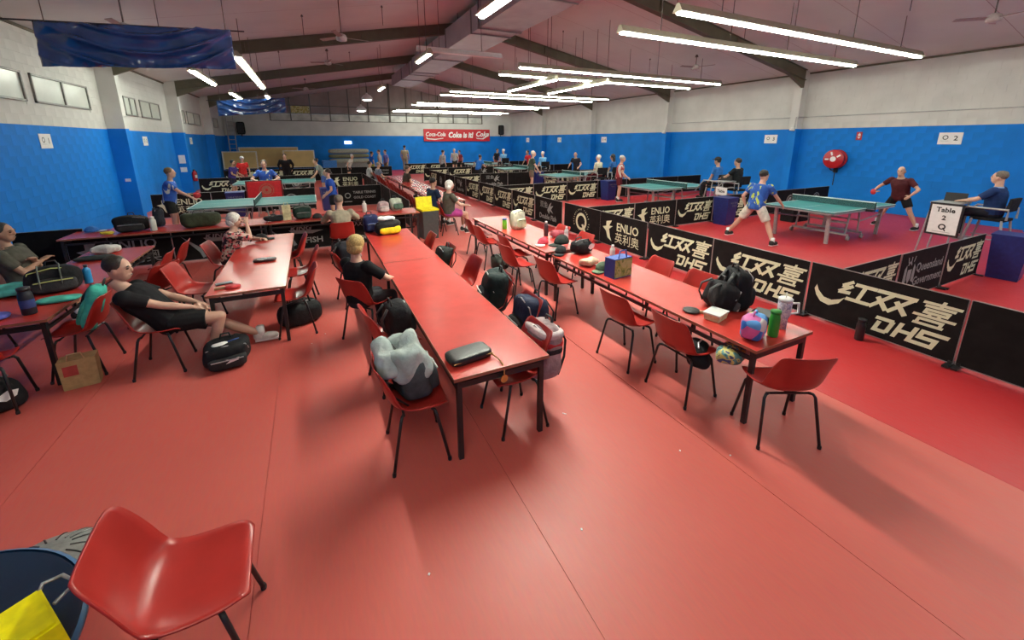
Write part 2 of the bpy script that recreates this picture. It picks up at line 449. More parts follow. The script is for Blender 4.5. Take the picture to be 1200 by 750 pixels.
# ------------------------------------------------------------------ lights
m_tube = emis('fluorescent_tube', (.93, 1.0, .86), TUBE)
m_tube2 = emis('fluorescent_tube_bright', (.93, 1.0, .86), TUBE * 1.7)
m_tube3 = emis('fluorescent_tube_brightest', (.97, 1.0, .86), TUBE * 8.5)
m_hous = mat('light_housing', (.30, .27, .20), .5, var=.05)
m_rod = mat('hanger_rod', (.10, .08, .07), .5)
def batten(label, x, y, z, L, along, ntube, group, wide=.11, rods=3, lit=True, housing=None, tm=None):
    t = thing('fluorescent_light', label, 'ceiling light', (x, y, z), 0 if along == 'x' else PI / 2, group)
    h = MB(); h.add([(sx * L / 2, sy * (wide / 2 + .05 if sz == 0 else .03), .0 if sz == 0 else .13) for sx in (-1, 1) for sy in (-1, 1) for sz in (0, 1)],
                    [(0, 1, 3, 2), (4, 6, 7, 5), (0, 4, 5, 1), (2, 3, 7, 6), (1, 5, 7, 3), (0, 2, 6, 4)])
    h.build('housing', housing or m_hous, t)
    tl = L / ntube
    if lit:
        for i in range(ntube):
            MB().tube([(-L / 2 + tl * i + .03, 0, -.02), (-L / 2 + tl * (i + 1) - .03, 0, -.02)], wide / 2, 8, flat=.45).build('tube', tm or m_tube, t)
    for i in range(rods):
        u = (-L / 2 + L * (i + .5) / rods) if rods > 1 else 0
        wx = x + (u if along == 'x' else 0)
        MB().tube([(u, 0, .12), (u, 0, ceil_z(wx) - z)], .009, 6).build('hanger_rod', m_rod, t)
    return t
ordn = ['nearest', 'second nearest', 'third', 'fourth', 'farthest']
for i, yc in enumerate((6.25, 12.1, 18.75, 24.8, 31.0)):
    for j, dy in enumerate((-.72, .72)):
        batten('long strip of white tubes, %s of the %s pair over the right courts' % (('nearer', 'farther')[j], ordn[i]), 10.15, yc + dy, 4.4, 8.7, 'x', 7, 'long light strips over the right courts', rods=4)
for j, dy in enumerate((-.72, .72)):
    batten('long tube strip behind the viewer, %s of its pair' % ('nearer', 'farther')[j], 10.15, .3 + dy, 4.4, 8.7, 'x', 7, 'long light strips over the right courts', rods=4)
batten('short lengthwise light strip left of two linking the right court rows', 7.43, 13.7, 4.22, 3.6, 'y', 3, 'linking light strips')
batten('short lengthwise light strip right of two linking the right court rows', 9.3, 13.6, 4.22, 3.9, 'y', 3, 'linking light strips')
batten('bright light tube beside the duct nearest the viewer', 2.93, 5.4, 4.4, 3.6, 'y', 3, 'tubes beside the duct', .12, tm=m_tube3)
batten('light tube beside the middle of the duct', 2.95, 11.3, 4.4, 1.3, 'y', 1, 'tubes beside the duct', .09, 2)
batten('light tube beside the far end of the duct', 2.98, 18.45, 4.4, 1.3, 'y', 1, 'tubes beside the duct', .09, 2)
batten('unlit white light fitting crossing under the duct', 4.15, 11.75, 4.66, 2.5, 'x', 1, 'tubes beside the duct', .09, 2, False, m_wht)
batten('longest bright light strip beside the near blue tarpaulin', -1.28, 15.1, 4.2, 6.4, 'y', 4, 'left hall light strips', .13, tm=m_tube2)
batten('light strip under the near blue tarpaulin by the left wall', -2.7, 16.3, 4.2, 3.2, 'y', 2, 'left hall light strips', .13, tm=m_tube2)
batten('light strip above the far blue tarpaulin by the left wall', -2.6, 22.3, 4.2, 3.4, 'y', 3, 'left hall light strips', .11, tm=m_tube2)
batten('short light strip above the far blue tarpaulin at its right', -1.4, 21.9, 4.2, 1.3, 'y', 1, 'left hall light strips', .11, 2)
batten('light strip over the left seats, behind the viewer', -.6, -.8, 4.3, 3.6, 'y', 3, 'left hall light strips', .13, tm=m_tube2)
for i, (px_, py_, pz_) in enumerate(((3.43, 30, 4.36), (3.61, 28, 4.9))):
    t = thing('pendant_lamp', ('lower', 'upper')[i] + ' white bell pendant lamp near the far gable', 'lamp', (px_, py_, pz_), 0, 'bell pendant lamps')
    MB().lathe([(.36, -.12), (.34, 0), (.22, .14), (.08, .22), (.05, .3)], n=14).build('shade', m_wht, t, True)
    MB().ell((0, 0, -.1), (.3, .3, .08)).build('bulb', emis('bulb_glow', (1, .97, .9), 9), t, True)
    MB().tube([(0, 0, .28), (0, 0, ceil_z(px_) - pz_)], .012, 6).build('cord', m_black, t)
# fans
m_fan = mat('fan_white', (.50, .47, .45), .5)
for i, (fx, fy, fz, a, lb) in enumerate(((1.0, 11.5, 4.75, .2, 'ceiling fan with white hub before the first left beam'), (1.0, 18, 5.2, .6, 'ceiling fan between the second and third left beams'),
        (.2, 25.5, 5.0, 1.2, 'ceiling fan deep in the hall before the last left beam'), (-2.85, 10.6, 4.35, .5, 'ceiling fan just behind the near blue tarpaulin'),
        (13.0, 3.9, 4.75, .3, 'ceiling fan at the top right corner over the near court'), (13.0, 11.3, 4.9, .9, 'ceiling fan over the second right court'))):
    t = thing('ceiling_fan', lb, 'ceiling fan', (fx, fy, fz), a, 'ceiling fans')
    MB().lathe([(.05, -.09), (.12, -.07), (.13, 0), (.1, .06), (.03, .09)], n=14).build('motor', m_fan, t, True)
    for k in range(3):
        c, s = math.cos(k * 2.094), math.sin(k * 2.094)
        MB().box((c * .38, s * .38, 0), (.55, .11, .012), rotz(k * 2.094) @ Matrix.Rotation(.25, 3, 'X')).build('blade', mat('fan_blade', (.30, .25, .23), .5), t)
    MB().tube([(0, 0, .05), (0, 0, ceil_z(fx) - fz)], .014, 6).build('down_rod', m_rod, t)
    MB().lathe([(.06, -.08), (.03, 0)], (0, 0, ceil_z(fx) - fz), 10).build('canopy', m_rod, t)
for i, (x, y, l) in enumerate(((7.5, 9.0, .5), (9.0, 8.6, .6), (11.5, 8.4, .5), (8.6, 13.4, .6), (12.4, 13, .5), (.2, 13.0, .6), (2.2, 12.6, .5), (-.6, 17.5, .5), (1.9, 19, .5), (12.2, 5.0, .4))):
    t = tag(MB().tube([(x, y, ceil_z(x) - l), (x, y, ceil_z(x))], .008, 6).lathe([(.035, -.05), (.012, 0)], (x, y, ceil_z(x)), 8).build('suspension_rod', m_rod), 'thin dark rod hanging bare from the ceiling sheets', 'rod', 'bare suspension rods')
# tarpaulin banners
m_tarp = mat('blue_tarp', (.010, .042, .16), .16, var=.2, scale=3, coat=1)
def banner(label, x0, x1, y, zt0, zt1, h, seed):
    t = thing('tarpaulin_banner', label, 'tarpaulin', ((x0 + x1) / 2, y, zt0 - h), 0, 'blue tarpaulins under the roof')
    nx, nz = 90, 26; mb = MB(); vs = []; L = x1 - x0
    for i in range(nx + 1):
        u = i / nx
        for j in range(nz + 1):
            w_ = j / nz
            sag = .05 * math.sin(u * PI) * (1 - w_)
            q = w_ - 2.8 * (u - .52) ** 2
            rid = (1 - abs(math.sin(7.5 * q + .6))) ** 2.2 * .13 * min(1, 4 * u * (1 - u) + .25)
            crk = .03 * mnoise.noise(Vector((u * 26, w_ * 3, seed))) * max(0, abs(w_ - .5) * 2 - .5) + .02 * mnoise.noise(Vector((u * 6, w_ * 4, seed)))
            fold = -rid + crk * 2.6 + .05 * (1 - w_) * (u - .5)
            vs.append((-L / 2 + L * u, fold, w_ * h + (zt1 - zt0) * u - sag * 0))
    n = nz + 1; fs = [(i * n + j, (i + 1) * n + j, (i + 1) * n + j + 1, i * n + j + 1) for i in range(nx) for j in range(nz)]
    o = mb.add(vs, fs).build('sheet', m_tarp, t, True)
    md = o.modifiers.new('s', 'SOLIDIFY'); md.thickness = .006
    MB().tube([(-L / 2 - .35, .02, h + .0), (L / 2 + .2, .02, h + (zt1 - zt0))], .012, 6).build('wire', m_black, t)
    for s in (-.45, .1, .47): MB().tube([(s * L, .02, h + (zt1 - zt0) * (s + .5)), (s * L, .02, ceil_z((x0 + x1) / 2 + s * L) - zt0 + h)], .007, 6).build('cord', m_rod, t)
banner('large blue tarpaulin strung under the roof at the upper left', -3.47, -1.0, 9.0, 4.02, 4.16, .63, 1)
banner('smaller looking blue tarpaulin strung before the far left wall', -3.25, -.72, 21.4, 3.93, 4.15, .62, 5)
# ------------------------------------------------------------------ chairs
def interp(pts, t):
    k = len(pts) - 1; x = t * k; i = min(int(x), k - 1); f = x - i
    p0 = pts[max(i - 1, 0)]; p1 = pts[i]; p2 = pts[i + 1]; p3 = pts[min(i + 2, k)]
    return tuple(.5 * (2 * b + (c - a) * f + (2 * a - 5 * b + 4 * c - d) * f * f + (-a + 3 * b - 3 * c + d) * f ** 3) for a, b, c, d in zip(p0, p1, p2, p3))
def chair_shell():
    # (x, z, half width, edge curl) from the top of the back to the front lip
    prof = [(-.285, .80, .165, .012), (-.275, .775, .20, .03), (-.25, .69, .215, .05), (-.225, .60, .222, .065), (-.20, .525, .225, .07), (-.15, .465, .226, .06), (-.06, .437, .226, .045), (.05, .434, .225, .035), (.14, .442, .220, .028), (.185, .448, .205, .02), (.212, .440, .175, .006)]
    nu, nv = 30, 16; vs = []
    for i in range(nu + 1):
        x, z, w, c = interp(prof, i / nu)
        a = interp(prof, min(1, i / nu + .02)); b = interp(prof, max(0, i / nu - .02))
        tx, tz = a[0] - b[0], a[1] - b[1]; l = math.hypot(tx, tz) or 1
        nx, nz_ = -tz / l, tx / l         # normal toward the sitter
        if nx < 0 and nz_ < 0: nx, nz_ = -nx, -nz_
        for j in range(nv + 1):
            u = -1 + 2 * j / nv
            q = abs(u) ** 3 * c
            vs.append((x + nx * q, w * u, z + nz_ * q))
    n = nv + 1
    return MB().add(vs, [(i * n + j, i * n + j + 1, (i + 1) * n + j + 1, (i + 1) * n + j) for i in range(nu) for j in range(nv)])
def make_chair():
    t = thing('plastic_chair', 'x', 'chair')
    o = chair_shell().build('shell', m_chair, t, True)
    md = o.modifiers.new('s', 'SOLIDIFY'); md.thickness = .009; md.offset = -1
    for sx, sy in ((1, 1), (1, -1), (-1, 1), (-1, -1)):
        top = (.10, .15) if sx > 0 else (-.10, .15)
        foot = (.20, .225) if sx > 0 else (-.20, .235)
        MB().tube([(top[0], sy * top[1], .418), (top[0] + sx * .015, sy * (top[1] + .03), .415), (top[0] + sx * .025, sy * (top[1] + .045), .39), (foot[0], sy * foot[1], .012)], .0115, 8).build('leg', m_black, t, True)
        MB().lathe([(.014, 0), (.015, .02), (.012, .03)], (foot[0], sy * foot[1], 0), 8).build('foot_cap', m_black, t)
    MB().tube([(.10, -.17, .417), (.10, .17, .417)], .01, 6).tube([(-.10, -.17, .417), (-.10, .17, .417)], .01, 6).box((0, 0, .418), (.22, .03, .012)).build('frame', m_black, t)
    return remember(t)
CH0 = make_chair(); ch_used = [0]
def chair(x, y, deg, label, group=None):
    if not ch_used[0]:
        ch_used[0] = 1; CH0.location = (x, y, 0); CH0.rotation_euler.z = math.radians(deg); CH0['label'] = label
        if group: CH0['group'] = group
        return CH0
    return dup(CH0, (x, y, 0), math.radians(deg), label, group)
chair(-.64, 1.83, 3, 'large red plastic chair standing alone in the bottom left foreground')
chair(3.15, 1.63, 64, 'red plastic chair seen from behind at the near right end of the right tables')
g = 'red chairs along the right tables'
chair(2.93, 2.37, 0, 'red chair at the right tables, nearest of their left side, before the white food box', g)
chair(2.86, 3.04, 3, 'red chair at the right tables, second of their left side', g)
chair(2.84, 4.43, 6, 'red chair at the right tables, left side, below the dark caps and bag', g)
chair(2.70, 5.33, 5, 'red chair pulled out from the right tables beside the green backpack chair', g)
chair(2.92, 5.85, 0, 'red chair tucked under the right tables behind the pulled out one', g)
chair(2.84, 6.80, 2, 'red chair with dark bag beneath, left side of the far right table', g)
chair(2.93, 7.50, -3, 'red chair at the far left corner of the far right table', g)
chair(3.74, 3.70, 178, 'red chair tucked at the barrier side of the right tables beside the blue shopping bag', g)
chair(3.74, 3.05, 182, 'red chair tucked at the barrier side of the right tables behind the black backpack', g)
chair(3.76, 5.35, 180, 'red chair at the barrier side of the right tables behind the water bottle', g)
chair(3.76, 6.05, 180, 'red chair at the barrier side of the right tables behind the dark bottle', g)
g = 'red chairs along the middle tables'
chair(.52, 2.73, -4, 'red chair holding a grey backpack at the near left of the middle table', g)
chair(.55, 3.72, 8, 'red chair holding a black backpack at the left of the middle table', g)
chair(.44, 4.80, 38, 'red chair under the blonde person at the middle table', g)
chair(.40, 6.05, 10, 'red chair holding a large dark bag behind the blonde person', g)
chair(1.34, 2.72, 180, 'red chair pushed under the near right end of the middle table', g)
chair(1.60, 3.32, 180, 'red chair carrying the dark blue and black backpack, right of the middle table', g)
chair(1.66, 4.05, 176, 'red chair carrying the black and green backpack, right of the middle table', g)
chair(1.60, 4.85, 180, 'empty red chair at the right side of the middle table seam', g)
chair(1.50, 5.62, 180, 'red chair with a dark backpack on its back at the farther middle table', g)
chair(1.46, 6.50, 180, 'empty red chair nearest the dark grey bin at the farther middle table', g)
g = 'red chairs around the left tables'
chair(-1.57, 5.05, 0, 'red chair under the man in black', g)
chair(-2.27, 5.34, 180, 'red chair with a turquoise bag at the near left table', g)
chair(-1.46, 6.15, -8, 'empty red chair on the left of the pale red table', g)
chair(-1.30, 7.35, -8, 'red chair under the white haired woman in a patterned blouse', g)
chair(-.34, 5.40, 180, 'red chair above the black bag at the right of the pale red table', g)
chair(-.30, 6.35, 178, 'red chair in the middle of the right side of the pale red table', g)
chair(-.45, 7.35, 183, 'red chair farthest along the right side of the pale red table', g)
chair(-1.98, 6.45, 150, 'red chair behind the head of the man in black', g)
chair(-2.15, 7.05, 180, 'red chair beside the white cloth on the left table', g)
chair(-2.10, 7.68, 180, 'red chair at the far right corner of the left table', g)
chair(-3.42, 7.15, -2, 'red chair under the man with crossed arms at the left edge', g)
chair(-3.45, 6.1, 0, 'red chair on the far side of the left table, hidden by the bags', g)
chair(-2.75, 4.82, 95, 'red chair pushed under the near end of the left table', g)
chair(.42, 8.42, 90, 'red chair under the man in the khaki shirt')
for i, (x, y) in enumerate([(3.0, 9.75), (2.78, 10.22), (2.85, 10.75)] + [(2.72 + random.uniform(-.06, .1) + .012 * k, 11.35 + .58 * k) for k in range(17)]):
    chair(x, y, random.uniform(-12, 12), ('red chair under the white haired person in the aisle', 'red chair between the two seated people in the aisle', 'red chair under the person in navy in the aisle', 'red plastic chair in the crowded far row along the aisle')[min(i, 3)], 'crowded aisle chairs')
# ------------------------------------------------------------------ long tables
def make_table(L=3.05, Wd=.76, H=.69):
    t = thing('folding_table', 'x', 'table')
    MB().box((0, 0, H - .012), (Wd, L, .024)).build('tabletop', m_ttop, t)
    e = MB()
    for s in (-1, 1):
        e.box((s * (Wd / 2 + .001), 0, H - .012), (.004, L + .004, .026)); e.box((0, s * (L / 2 + .001), H - .012), (Wd, .004, .026))
    e.build('edge_band', m_edge, t)
    f = MB()
    for s in (-1, 1):
        f.box((s * (Wd / 2 - .04), 0, H - .105), (.025, L - .1, .03)); f.box((0, s * (L / 2 - .04), H - .075), (Wd - .08, .03, .045))
        for u in (-.3, -.1, .1, .3): f.box((s * (Wd / 2 - .04), u * L, H - .06), (.02, .02, .08))
    f.build('frame', m_black, t)
    for sx in (-1, 1):
        for sy in (-1, 1):
            MB().box((sx * (Wd / 2 - .045), sy * (L / 2 - .045), (H - .03) / 2), (.036, .036, H - .03)).build('leg', m_black, t)
    return remember(t)
TB0 = make_table(); tb_used = [0]
def table(x, y, deg, label, group):
    if not tb_used[0]:
        tb_used[0] = 1; TB0.location = (x, y, 0); TB0.rotation_euler.z = math.radians(deg); TB0['label'] = label; TB0['group'] = group; return TB0
    return dup(TB0, (x, y, 0), math.radians(deg), label, group)
g = 'long red tables'
table(1.12, 3.95, 0, 'long red table in the middle, nearer half, with the black purse on it', g)
table(1.13, 6.55, 0, 'long red table in the middle, farther half, with the yellow bag on it', g).scale = (1, .70, 1)
table(3.37, 3.28, 0, 'long red table at the right, nearer half, with the lunch bag and tumbler', g)
table(3.37, 6.50, 0, 'long red table at the right, farther half, with the white and green backpack', g)
table(-.775, 6.60, 0, 'pale glaring red table between the man in black and the blonde person', g)
table(-2.73, 6.56, 0, 'red table at the left edge with bags and bottles', g)
table(-2.42, 9.65, 90, 'red table of the cross row with the green holdall, left of two', g)
table(.63, 9.65, 90, 'red table of the cross row behind the khaki shirt, right of two', g)
for i in range(3):
    table(3.42 + .05 * i, 12.2 + 3.1 * i, 0, ('white lit table beside the seated pair in the aisle', 'second white lit table along the far aisle', 'farthest table along the aisle')[i], 'far aisle tables')
# ------------------------------------------------------------------ table tennis tables
m_tt = mat('tt_green', (.035, .22, .22), .38, var=.05, scale=4)
m_line = mat('tt_line', (.75, .78, .76), .5, var=.02)
m_net = mat('net_mesh', (.03, .10, .10), .8, var=.3, scale=200, alpha=.75)
def make_tt(detail=True):
    t = thing('table_tennis_table', 'x', 'table tennis table')     # long axis along local X
    for s in (-1, 1):
        h = MB().box((s * .686, 0, .747), (1.366, 1.525, .026)).build('table_half', m_tt, t)
        ln = MB()
        for q in (-1, 1): ln.box((s * .686, q * .7525, .761), (1.366, .02, .003))
        ln.box((s * 1.36, 0, .761), (.02, 1.525, .003)); ln.box((s * .686, 0, .7608), (1.36, .004, .002))
        ln.build('boundary_line', m_line, h)
        ap = MB()
        for q in (-1, 1): ap.box((s * .686, q * .745, .715), (1.3, .025, .04))
        ap.box((s * 1.345, 0, .715), (.025, 1.48, .04)); ap.box((s * .06, 0, .715), (.025, 1.48, .04)); ap.build('apron', m_steel, t)
        for q in (-1, 1):
            MB().box((s * 1.12, q * .58, .35), (.045, .07, .70), Matrix.Rotation(s * .08, 3, 'Y')).build('leg', m_steel, t)
            u = MB().tube([(s * .20, q * .55, .70), (s * .28, q * .55, .15)], .02, 6).tube([(s * .28, q * .55, .40), (s * 1.1, q * .58, .52)], .017, 6)
            u.build('strut', m_steel, t)
        b = MB().box((s * .30, 0, .13), (.06, 1.25, .045)).box((s * .30, 0, .42), (.04, 1.1, .035)).build('undercarriage', m_steel, t)
        for q in (-1, 1):
            MB().tube([(s * .30, q * .63 - .02, .055), (s * .30, q * .63 + .02, .055)], .055, 12).build('wheel', mat('wheel_grey', (.25, .25, .25), .6), b)
    nt = MB().box((0, 0, .838), (.004, 1.83, .15)).build('net', m_net, t)
    MB().box((0, 0, .908), (.008, 1.83, .014)).build('net_tape', m_line, nt)
    for q in (-1, 1):
        MB().tube([(0, q * .915, .70), (0, q * .915, .915)], .011, 6).box((0, q * .80, .72), (.06, .18, .05)).build('net_post', m_black, t)
    return remember(t)
TT0 = make_tt(); tt_used = [0]
def tt(x, y, label, group, rz=0):
    if not tt_used[0]:
        tt_used[0] = 1; TT0.location = (x, y, 0); TT0['label'] = label; TT0['group'] = group; return TT0
    return dup(TT0, (x, y, 0), rz, label, group)
g = 'table tennis tables on the right courts'
tt(11.45, 5.50, 'green table tennis table in the nearest right court, with the man in maroon', g)
tt(11.15, 10.5, 'green table tennis table in the second right court', g)
tt(10.95, 15.95, 'green table tennis table in the third right court', g)
tt(10.95, 21.3, 'green table tennis table in the fourth right court', g)
tt(10.95, 26.4, 'green table tennis table in the farthest right court', g)
g = 'table tennis tables on the left courts'
tt(-1.32, 12.45, 'green table tennis table in the nearer left court before the red cloth', g)
tt(-1.25, 18.45, 'green table tennis table in the farther left court behind the red cloth', g)
MB_BALLBOX = tag(MB().box((12.6, 6.9, .18), (.75, .35, .36), taper=1.06).build('equipment_box', m_dark), 'black box on the floor behind the nearest right tennis table', 'box')
# ------------------------------------------------------------------ court barriers
PW, PH = 1.448, .74
def logo_dhs():
    p = Print(); sh = .34
    hong = [(.30, 1, .04, .70), (.04, .70, .34, .68), (.36, .78, .02, .36), (.02, .36, .40, .40), (.46, .90, 1.0, .90), (.72, .90, .72, .12), (.42, .10, 1.04, .10)]
    you = [(.02, .90, .44, .90), (.44, .90, .0, .04), (.06, .62, .48, .06)]
    shuang = you + [(a + .52, b, c + .52, d) for a, b, c, d in you]
    xi = [(.06, .93, .94, .93), (.5, 1.04, .5, .80), (.16, .80, .84, .80), (.22, .66, .78, .66), (.22, .66, .22, .54), (.78, .66, .78, .54), (.22, .53, .78, .53), (.02, .38, 1.02, .38), (.36, .48, .40, .40), (.64, .48, .60, .40), (.20, .24, .80, .24), (.20, .24, .20, .04), (.80, .24, .80, .04), (.16, .04, .86, .04)]
    p.glyph(hong, -.42, .37, .32, .25, .043, sh); p.glyph(shuang, -.06, .37, .33, .25, .045, sh); p.glyph(xi, .31, .35, .31, .28, .030, sh)
    D = [(-.1, 1, .72, 1), (.84, .86, .84, .14), (.72, 1, .84, .86), (.72, 0, .84, .14), (.10, 0, .72, 0), (.10, .62, .10, 0)]
    Hh = [(.06, 1, .06, 0), (.90, 1, .90, 0), (.06, .5, .90, .5)]
    Sx = [(.02, 1, 1.25, 1), (.02, 1, .02, .55), (.02, .52, .92, .52), (.92, .52, .92, 0), (-.1, 0, .92, 0)]
    for k, gph in enumerate((D, Hh, Sx)): p.glyph(gph, .02 + k * .19, .13, .15, .15, .042, sh)
    p.shape([(-.63, .47), (-.60, .40), (-.53, .33), (-.44, .32), (-.35, .36), (-.30, .40), (-.36, .30), (-.46, .24), (-.56, .26), (-.62, .33), (-.65, .41)])
    return p
def logo_enlio():
    p = Print(); p.text('ENLIO', .17, .48, .25, 0, .004, .95); p.text('英利奥', .17, .23, .25, 0, 0, 1.0)
    for s in (1,):
        p.shape([(-.50, .56), (-.32, .60), (-.40, .47), (-.28, .48), (-.40, .40), (-.36, .24), (-.30, .14), (-.44, .20), (-.50, .34), (-.62, .42), (-.50, .45)])
    return p
def logo_q():
    p = Print(); p.ring(0, .37, .15, .215, n=32); p.shape([(.02, .30), (.09, .32), (.21, .13), (.14, .11)])
    for k in range(20):
        a = math.radians(200 - k * 12); p.text('QUEENSLAND TABLE TEN'[k], .30 * math.cos(a), .37 + .30 * math.sin(a), .055, rot=a - PI / 2)
    return p
def logo_fish():
    p = Print(); p.text('KING', -.02, .52, .14, .2, .004, 1.2); p.text('FISH', .22, .25, .17, 0, .004, 1.1)
    p.shape([(-.60, .56), (-.30, .30), (-.22, .40), (-.12, .18), (-.30, .10), (-.34, .22)]); p.shape([(-.25, .5), (.42, .46), (.2, .40), (-.18, .42)])
    return p
def logo_double():
    p = Print(); p.text('双鱼', -.22, .54, .20, 0, 0, 1.1); p.text('Double Fish', 0, .22, .19, 0, .005, 1.0)
    p.shape([(-.02, .42), (.10, .60), (.20, .66), (.14, .54), (.30, .58), (.18, .46), (.30, .36), (.12, .42), (.08, .32)])
    return p
def logo_gov():
    p = Print(); p.text('Queensland', .22, .47, .19, 0, .003, .95); p.text('Government', .22, .26, .19, 0, .003, .95)
    p.shape([(-.50, .48), (-.38, .48), (-.38, .34), (-.44, .26), (-.50, .34)]); p.ring(-.44, .54, .03, .06, 0, PI, 10)
    for q in (-1, 1):
        p.shape([(-.44 + q * .08, .30), (-.44 + q * .17, .26), (-.44 + q * .16, .50), (-.44 + q * .11, .56), (-.44 + q * .09, .46)])
        p.bar(-.44 + q * .02, .22, -.44 + q * .17, .20, .02)
    for q in (-.08, 0, .08): p.bar(-.44 + q, .60, -.44 + q * 1.3, .66, .025)
    return p
def logo_plain(): 
    p = Print(); p.text('TABLE TENNIS', .15, .50, .12, 0, .003); p.text('GOLD COAST', .15, .32, .12, 0, .003); p.ring(-.42, .40, .07, .10); p.shape([(-.56, .2), (-.28, .2), (-.30, .17), (-.54, .17)]); return p
def logo_ring():
    p = Print(); p.ring(0, .37, .17, .20); p.ring(0, .37, .05, .13, n=12); return p
LOGOM = {}
for k, fn in dict(dhs=logo_dhs, enlio=logo_enlio, q=logo_q, fish=logo_fish, double=logo_double, gov=logo_gov, plain=logo_plain, ring=logo_ring).items():
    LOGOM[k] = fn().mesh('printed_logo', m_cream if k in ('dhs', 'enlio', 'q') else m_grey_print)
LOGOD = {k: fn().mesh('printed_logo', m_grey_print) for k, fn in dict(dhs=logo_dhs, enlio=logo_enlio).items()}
DESC = dict(dhs='Chinese characters', enlio='bird mark', q='ringed Q', fish='winged print', double='fish print', gov='crest', plain='small lettering', ring='round emblem', none='no print')
m_bar = mat('barrier_cloth', (.008, .007, .007), .75, var=.3, scale=6, bump=.05, bscale=8, spec=.15)
m_rail = mat('barrier_rail', (.32, .30, .29), .4, .5)
BAR = {}
def bar_meshes(h):
    if h in BAR: return BAR[h]
    cl = MB().box((0, 0, h / 2 + .02), (PW, .016, h - .04)).mesh('cloth', m_bar)
    r = MB().tube([(-PW / 2, 0, h), (PW / 2, 0, h)], .009, 6).tube([(-PW / 2, 0, .035), (PW / 2, 0, .035)], .009, 6)
    for s in (-1, 1): r.tube([(s * PW / 2, 0, .03), (s * PW / 2, 0, h)], .009, 6)
    ft = MB().box((0, 0, .018), (.05, .22, .022)).box((0, 0, .04), (.03, .03, .04)).mesh('foot', m_black)
    BAR[h] = (cl, r.mesh('rail', m_rail), ft); return BAR[h]
NTH = ['first', 'second', 'third', 'fourth', 'fifth', 'sixth', 'seventh', 'eighth', 'ninth', 'tenth', 'eleventh', 'twelfth', 'thirteenth', 'fourteenth', 'fifteenth', 'sixteenth']
def barrier(x, y, rz, logo, label, group, dim=False, h=PH):
    t = thing('court_barrier', label, 'barrier', (x, y, 0), rz, group)
    cl, r, ft = bar_meshes(h)
    put(cl, 'cloth', t); put(r, 'rail', t)
    for s in (-1, 1): put(ft, 'foot', t, (s * (PW / 2 - .02), 0, 0))
    if logo != 'none':
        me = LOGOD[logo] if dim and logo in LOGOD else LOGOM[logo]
        put(me, 'printed_logo', t, (0, -.0095, 0 if h > .7 else -.04))
    return t
def row_y(x, ys, logos, where, group, rz=-PI / 2, dim=False):
    for i, (y, l) in enumerate(zip(ys, logos)):
        barrier(x + random.uniform(-.012, .012), y, rz + random.uniform(-.012, .012), l, 'black barrier with %s, %s from the viewer in %s' % (DESC[l], NTH[i], where), group, dim)
def row_x(y, xs, logos, where, group, rz=0, h=PH, dim=False):
    for i, (x, l) in enumerate(zip(xs, logos)):
        barrier(x, y + random.uniform(-.012, .012), rz + random.uniform(-.01, .01), l, 'black barrier with %s, %s from the left in %s' % (DESC[l], NTH[i], where), group, dim, h)
ys = [.66 - 1.47, .66, 2.13, 3.60, 5.07, 6.54, 8.01, 9.56, 11.10, 12.57, 14.04, 15.51, 16.98, 18.45, 19.92, 21.39]
row_y(5.80, ys, ['none', 'none', 'dhs', 'dhs', 'dhs', 'enlio', 'q', 'double', 'dhs', 'dhs', 'dhs', 'dhs', 'double', 'ring', 'ring', 'dhs'], 'the long aisle row', 'barriers along the aisle')
X5 = [6.58 + 1.47 * k for k in range(7)]
row_x(2.52, X5[:3], ['dhs', 'gov', 'dhs'], 'the nearest cross row', 'nearest cross row of barriers')
row_x(7.85, X5, ['dhs', 'enlio', 'dhs', 'dhs', 'none', 'ring', 'ring'], 'the second cross row', 'second cross row of barriers')
row_x(13.15, X5, ['dhs', 'dhs', 'dhs', 'ring', 'none', 'ring', 'none'], 'the third cross row', 'third cross row of barriers')
row_x(18.45, X5, ['dhs', 'double', 'none', 'dhs', 'enlio', 'ring', 'none'], 'the fourth cross row', 'fourth cross row of barriers')
row_x(23.6, X5, ['dhs', 'dhs', 'double', 'dhs', 'none', 'ring', 'none'], 'the fifth cross row', 'fifth cross row of barriers')
row_x(28.8, X5, ['dhs', 'dhs', 'none', 'double', 'dhs', 'ring', 'none'], 'the last cross row', 'last cross row of barriers')
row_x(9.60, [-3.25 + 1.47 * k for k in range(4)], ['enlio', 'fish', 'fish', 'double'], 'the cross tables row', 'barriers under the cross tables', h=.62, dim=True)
row_x(9.98, [-4.6], ['none'], 'the left wall stub', 'barrier stub by the left wall')
row_x(15.5, [-3.63, -2.16, -.69, 1.5], ['enlio', 'none', 'ring', 'plain'], 'the first left court row', 'first left court barriers')
row_x(21.4, [-3.6, -2.13, -.66, 1.5], ['dhs', 'dhs', 'ring', 'enlio'], 'the second left court row', 'second left court barriers')
row_x(26.6, [-3.5 + 1.47 * k for k in range(6)], ['dhs', 'dhs', 'dhs', 'ring', 'none', 'plain'], 'the third left court row', 'third left court barriers')
row_y(2.28, [11.6 + 1.47 * k for k in range(7)], ['dhs', 'fish', 'plain', 'double', 'ring', 'none', 'dhs'], 'the row left of the aisle', 'barriers left of the aisle', rz=PI / 2, dim=True)
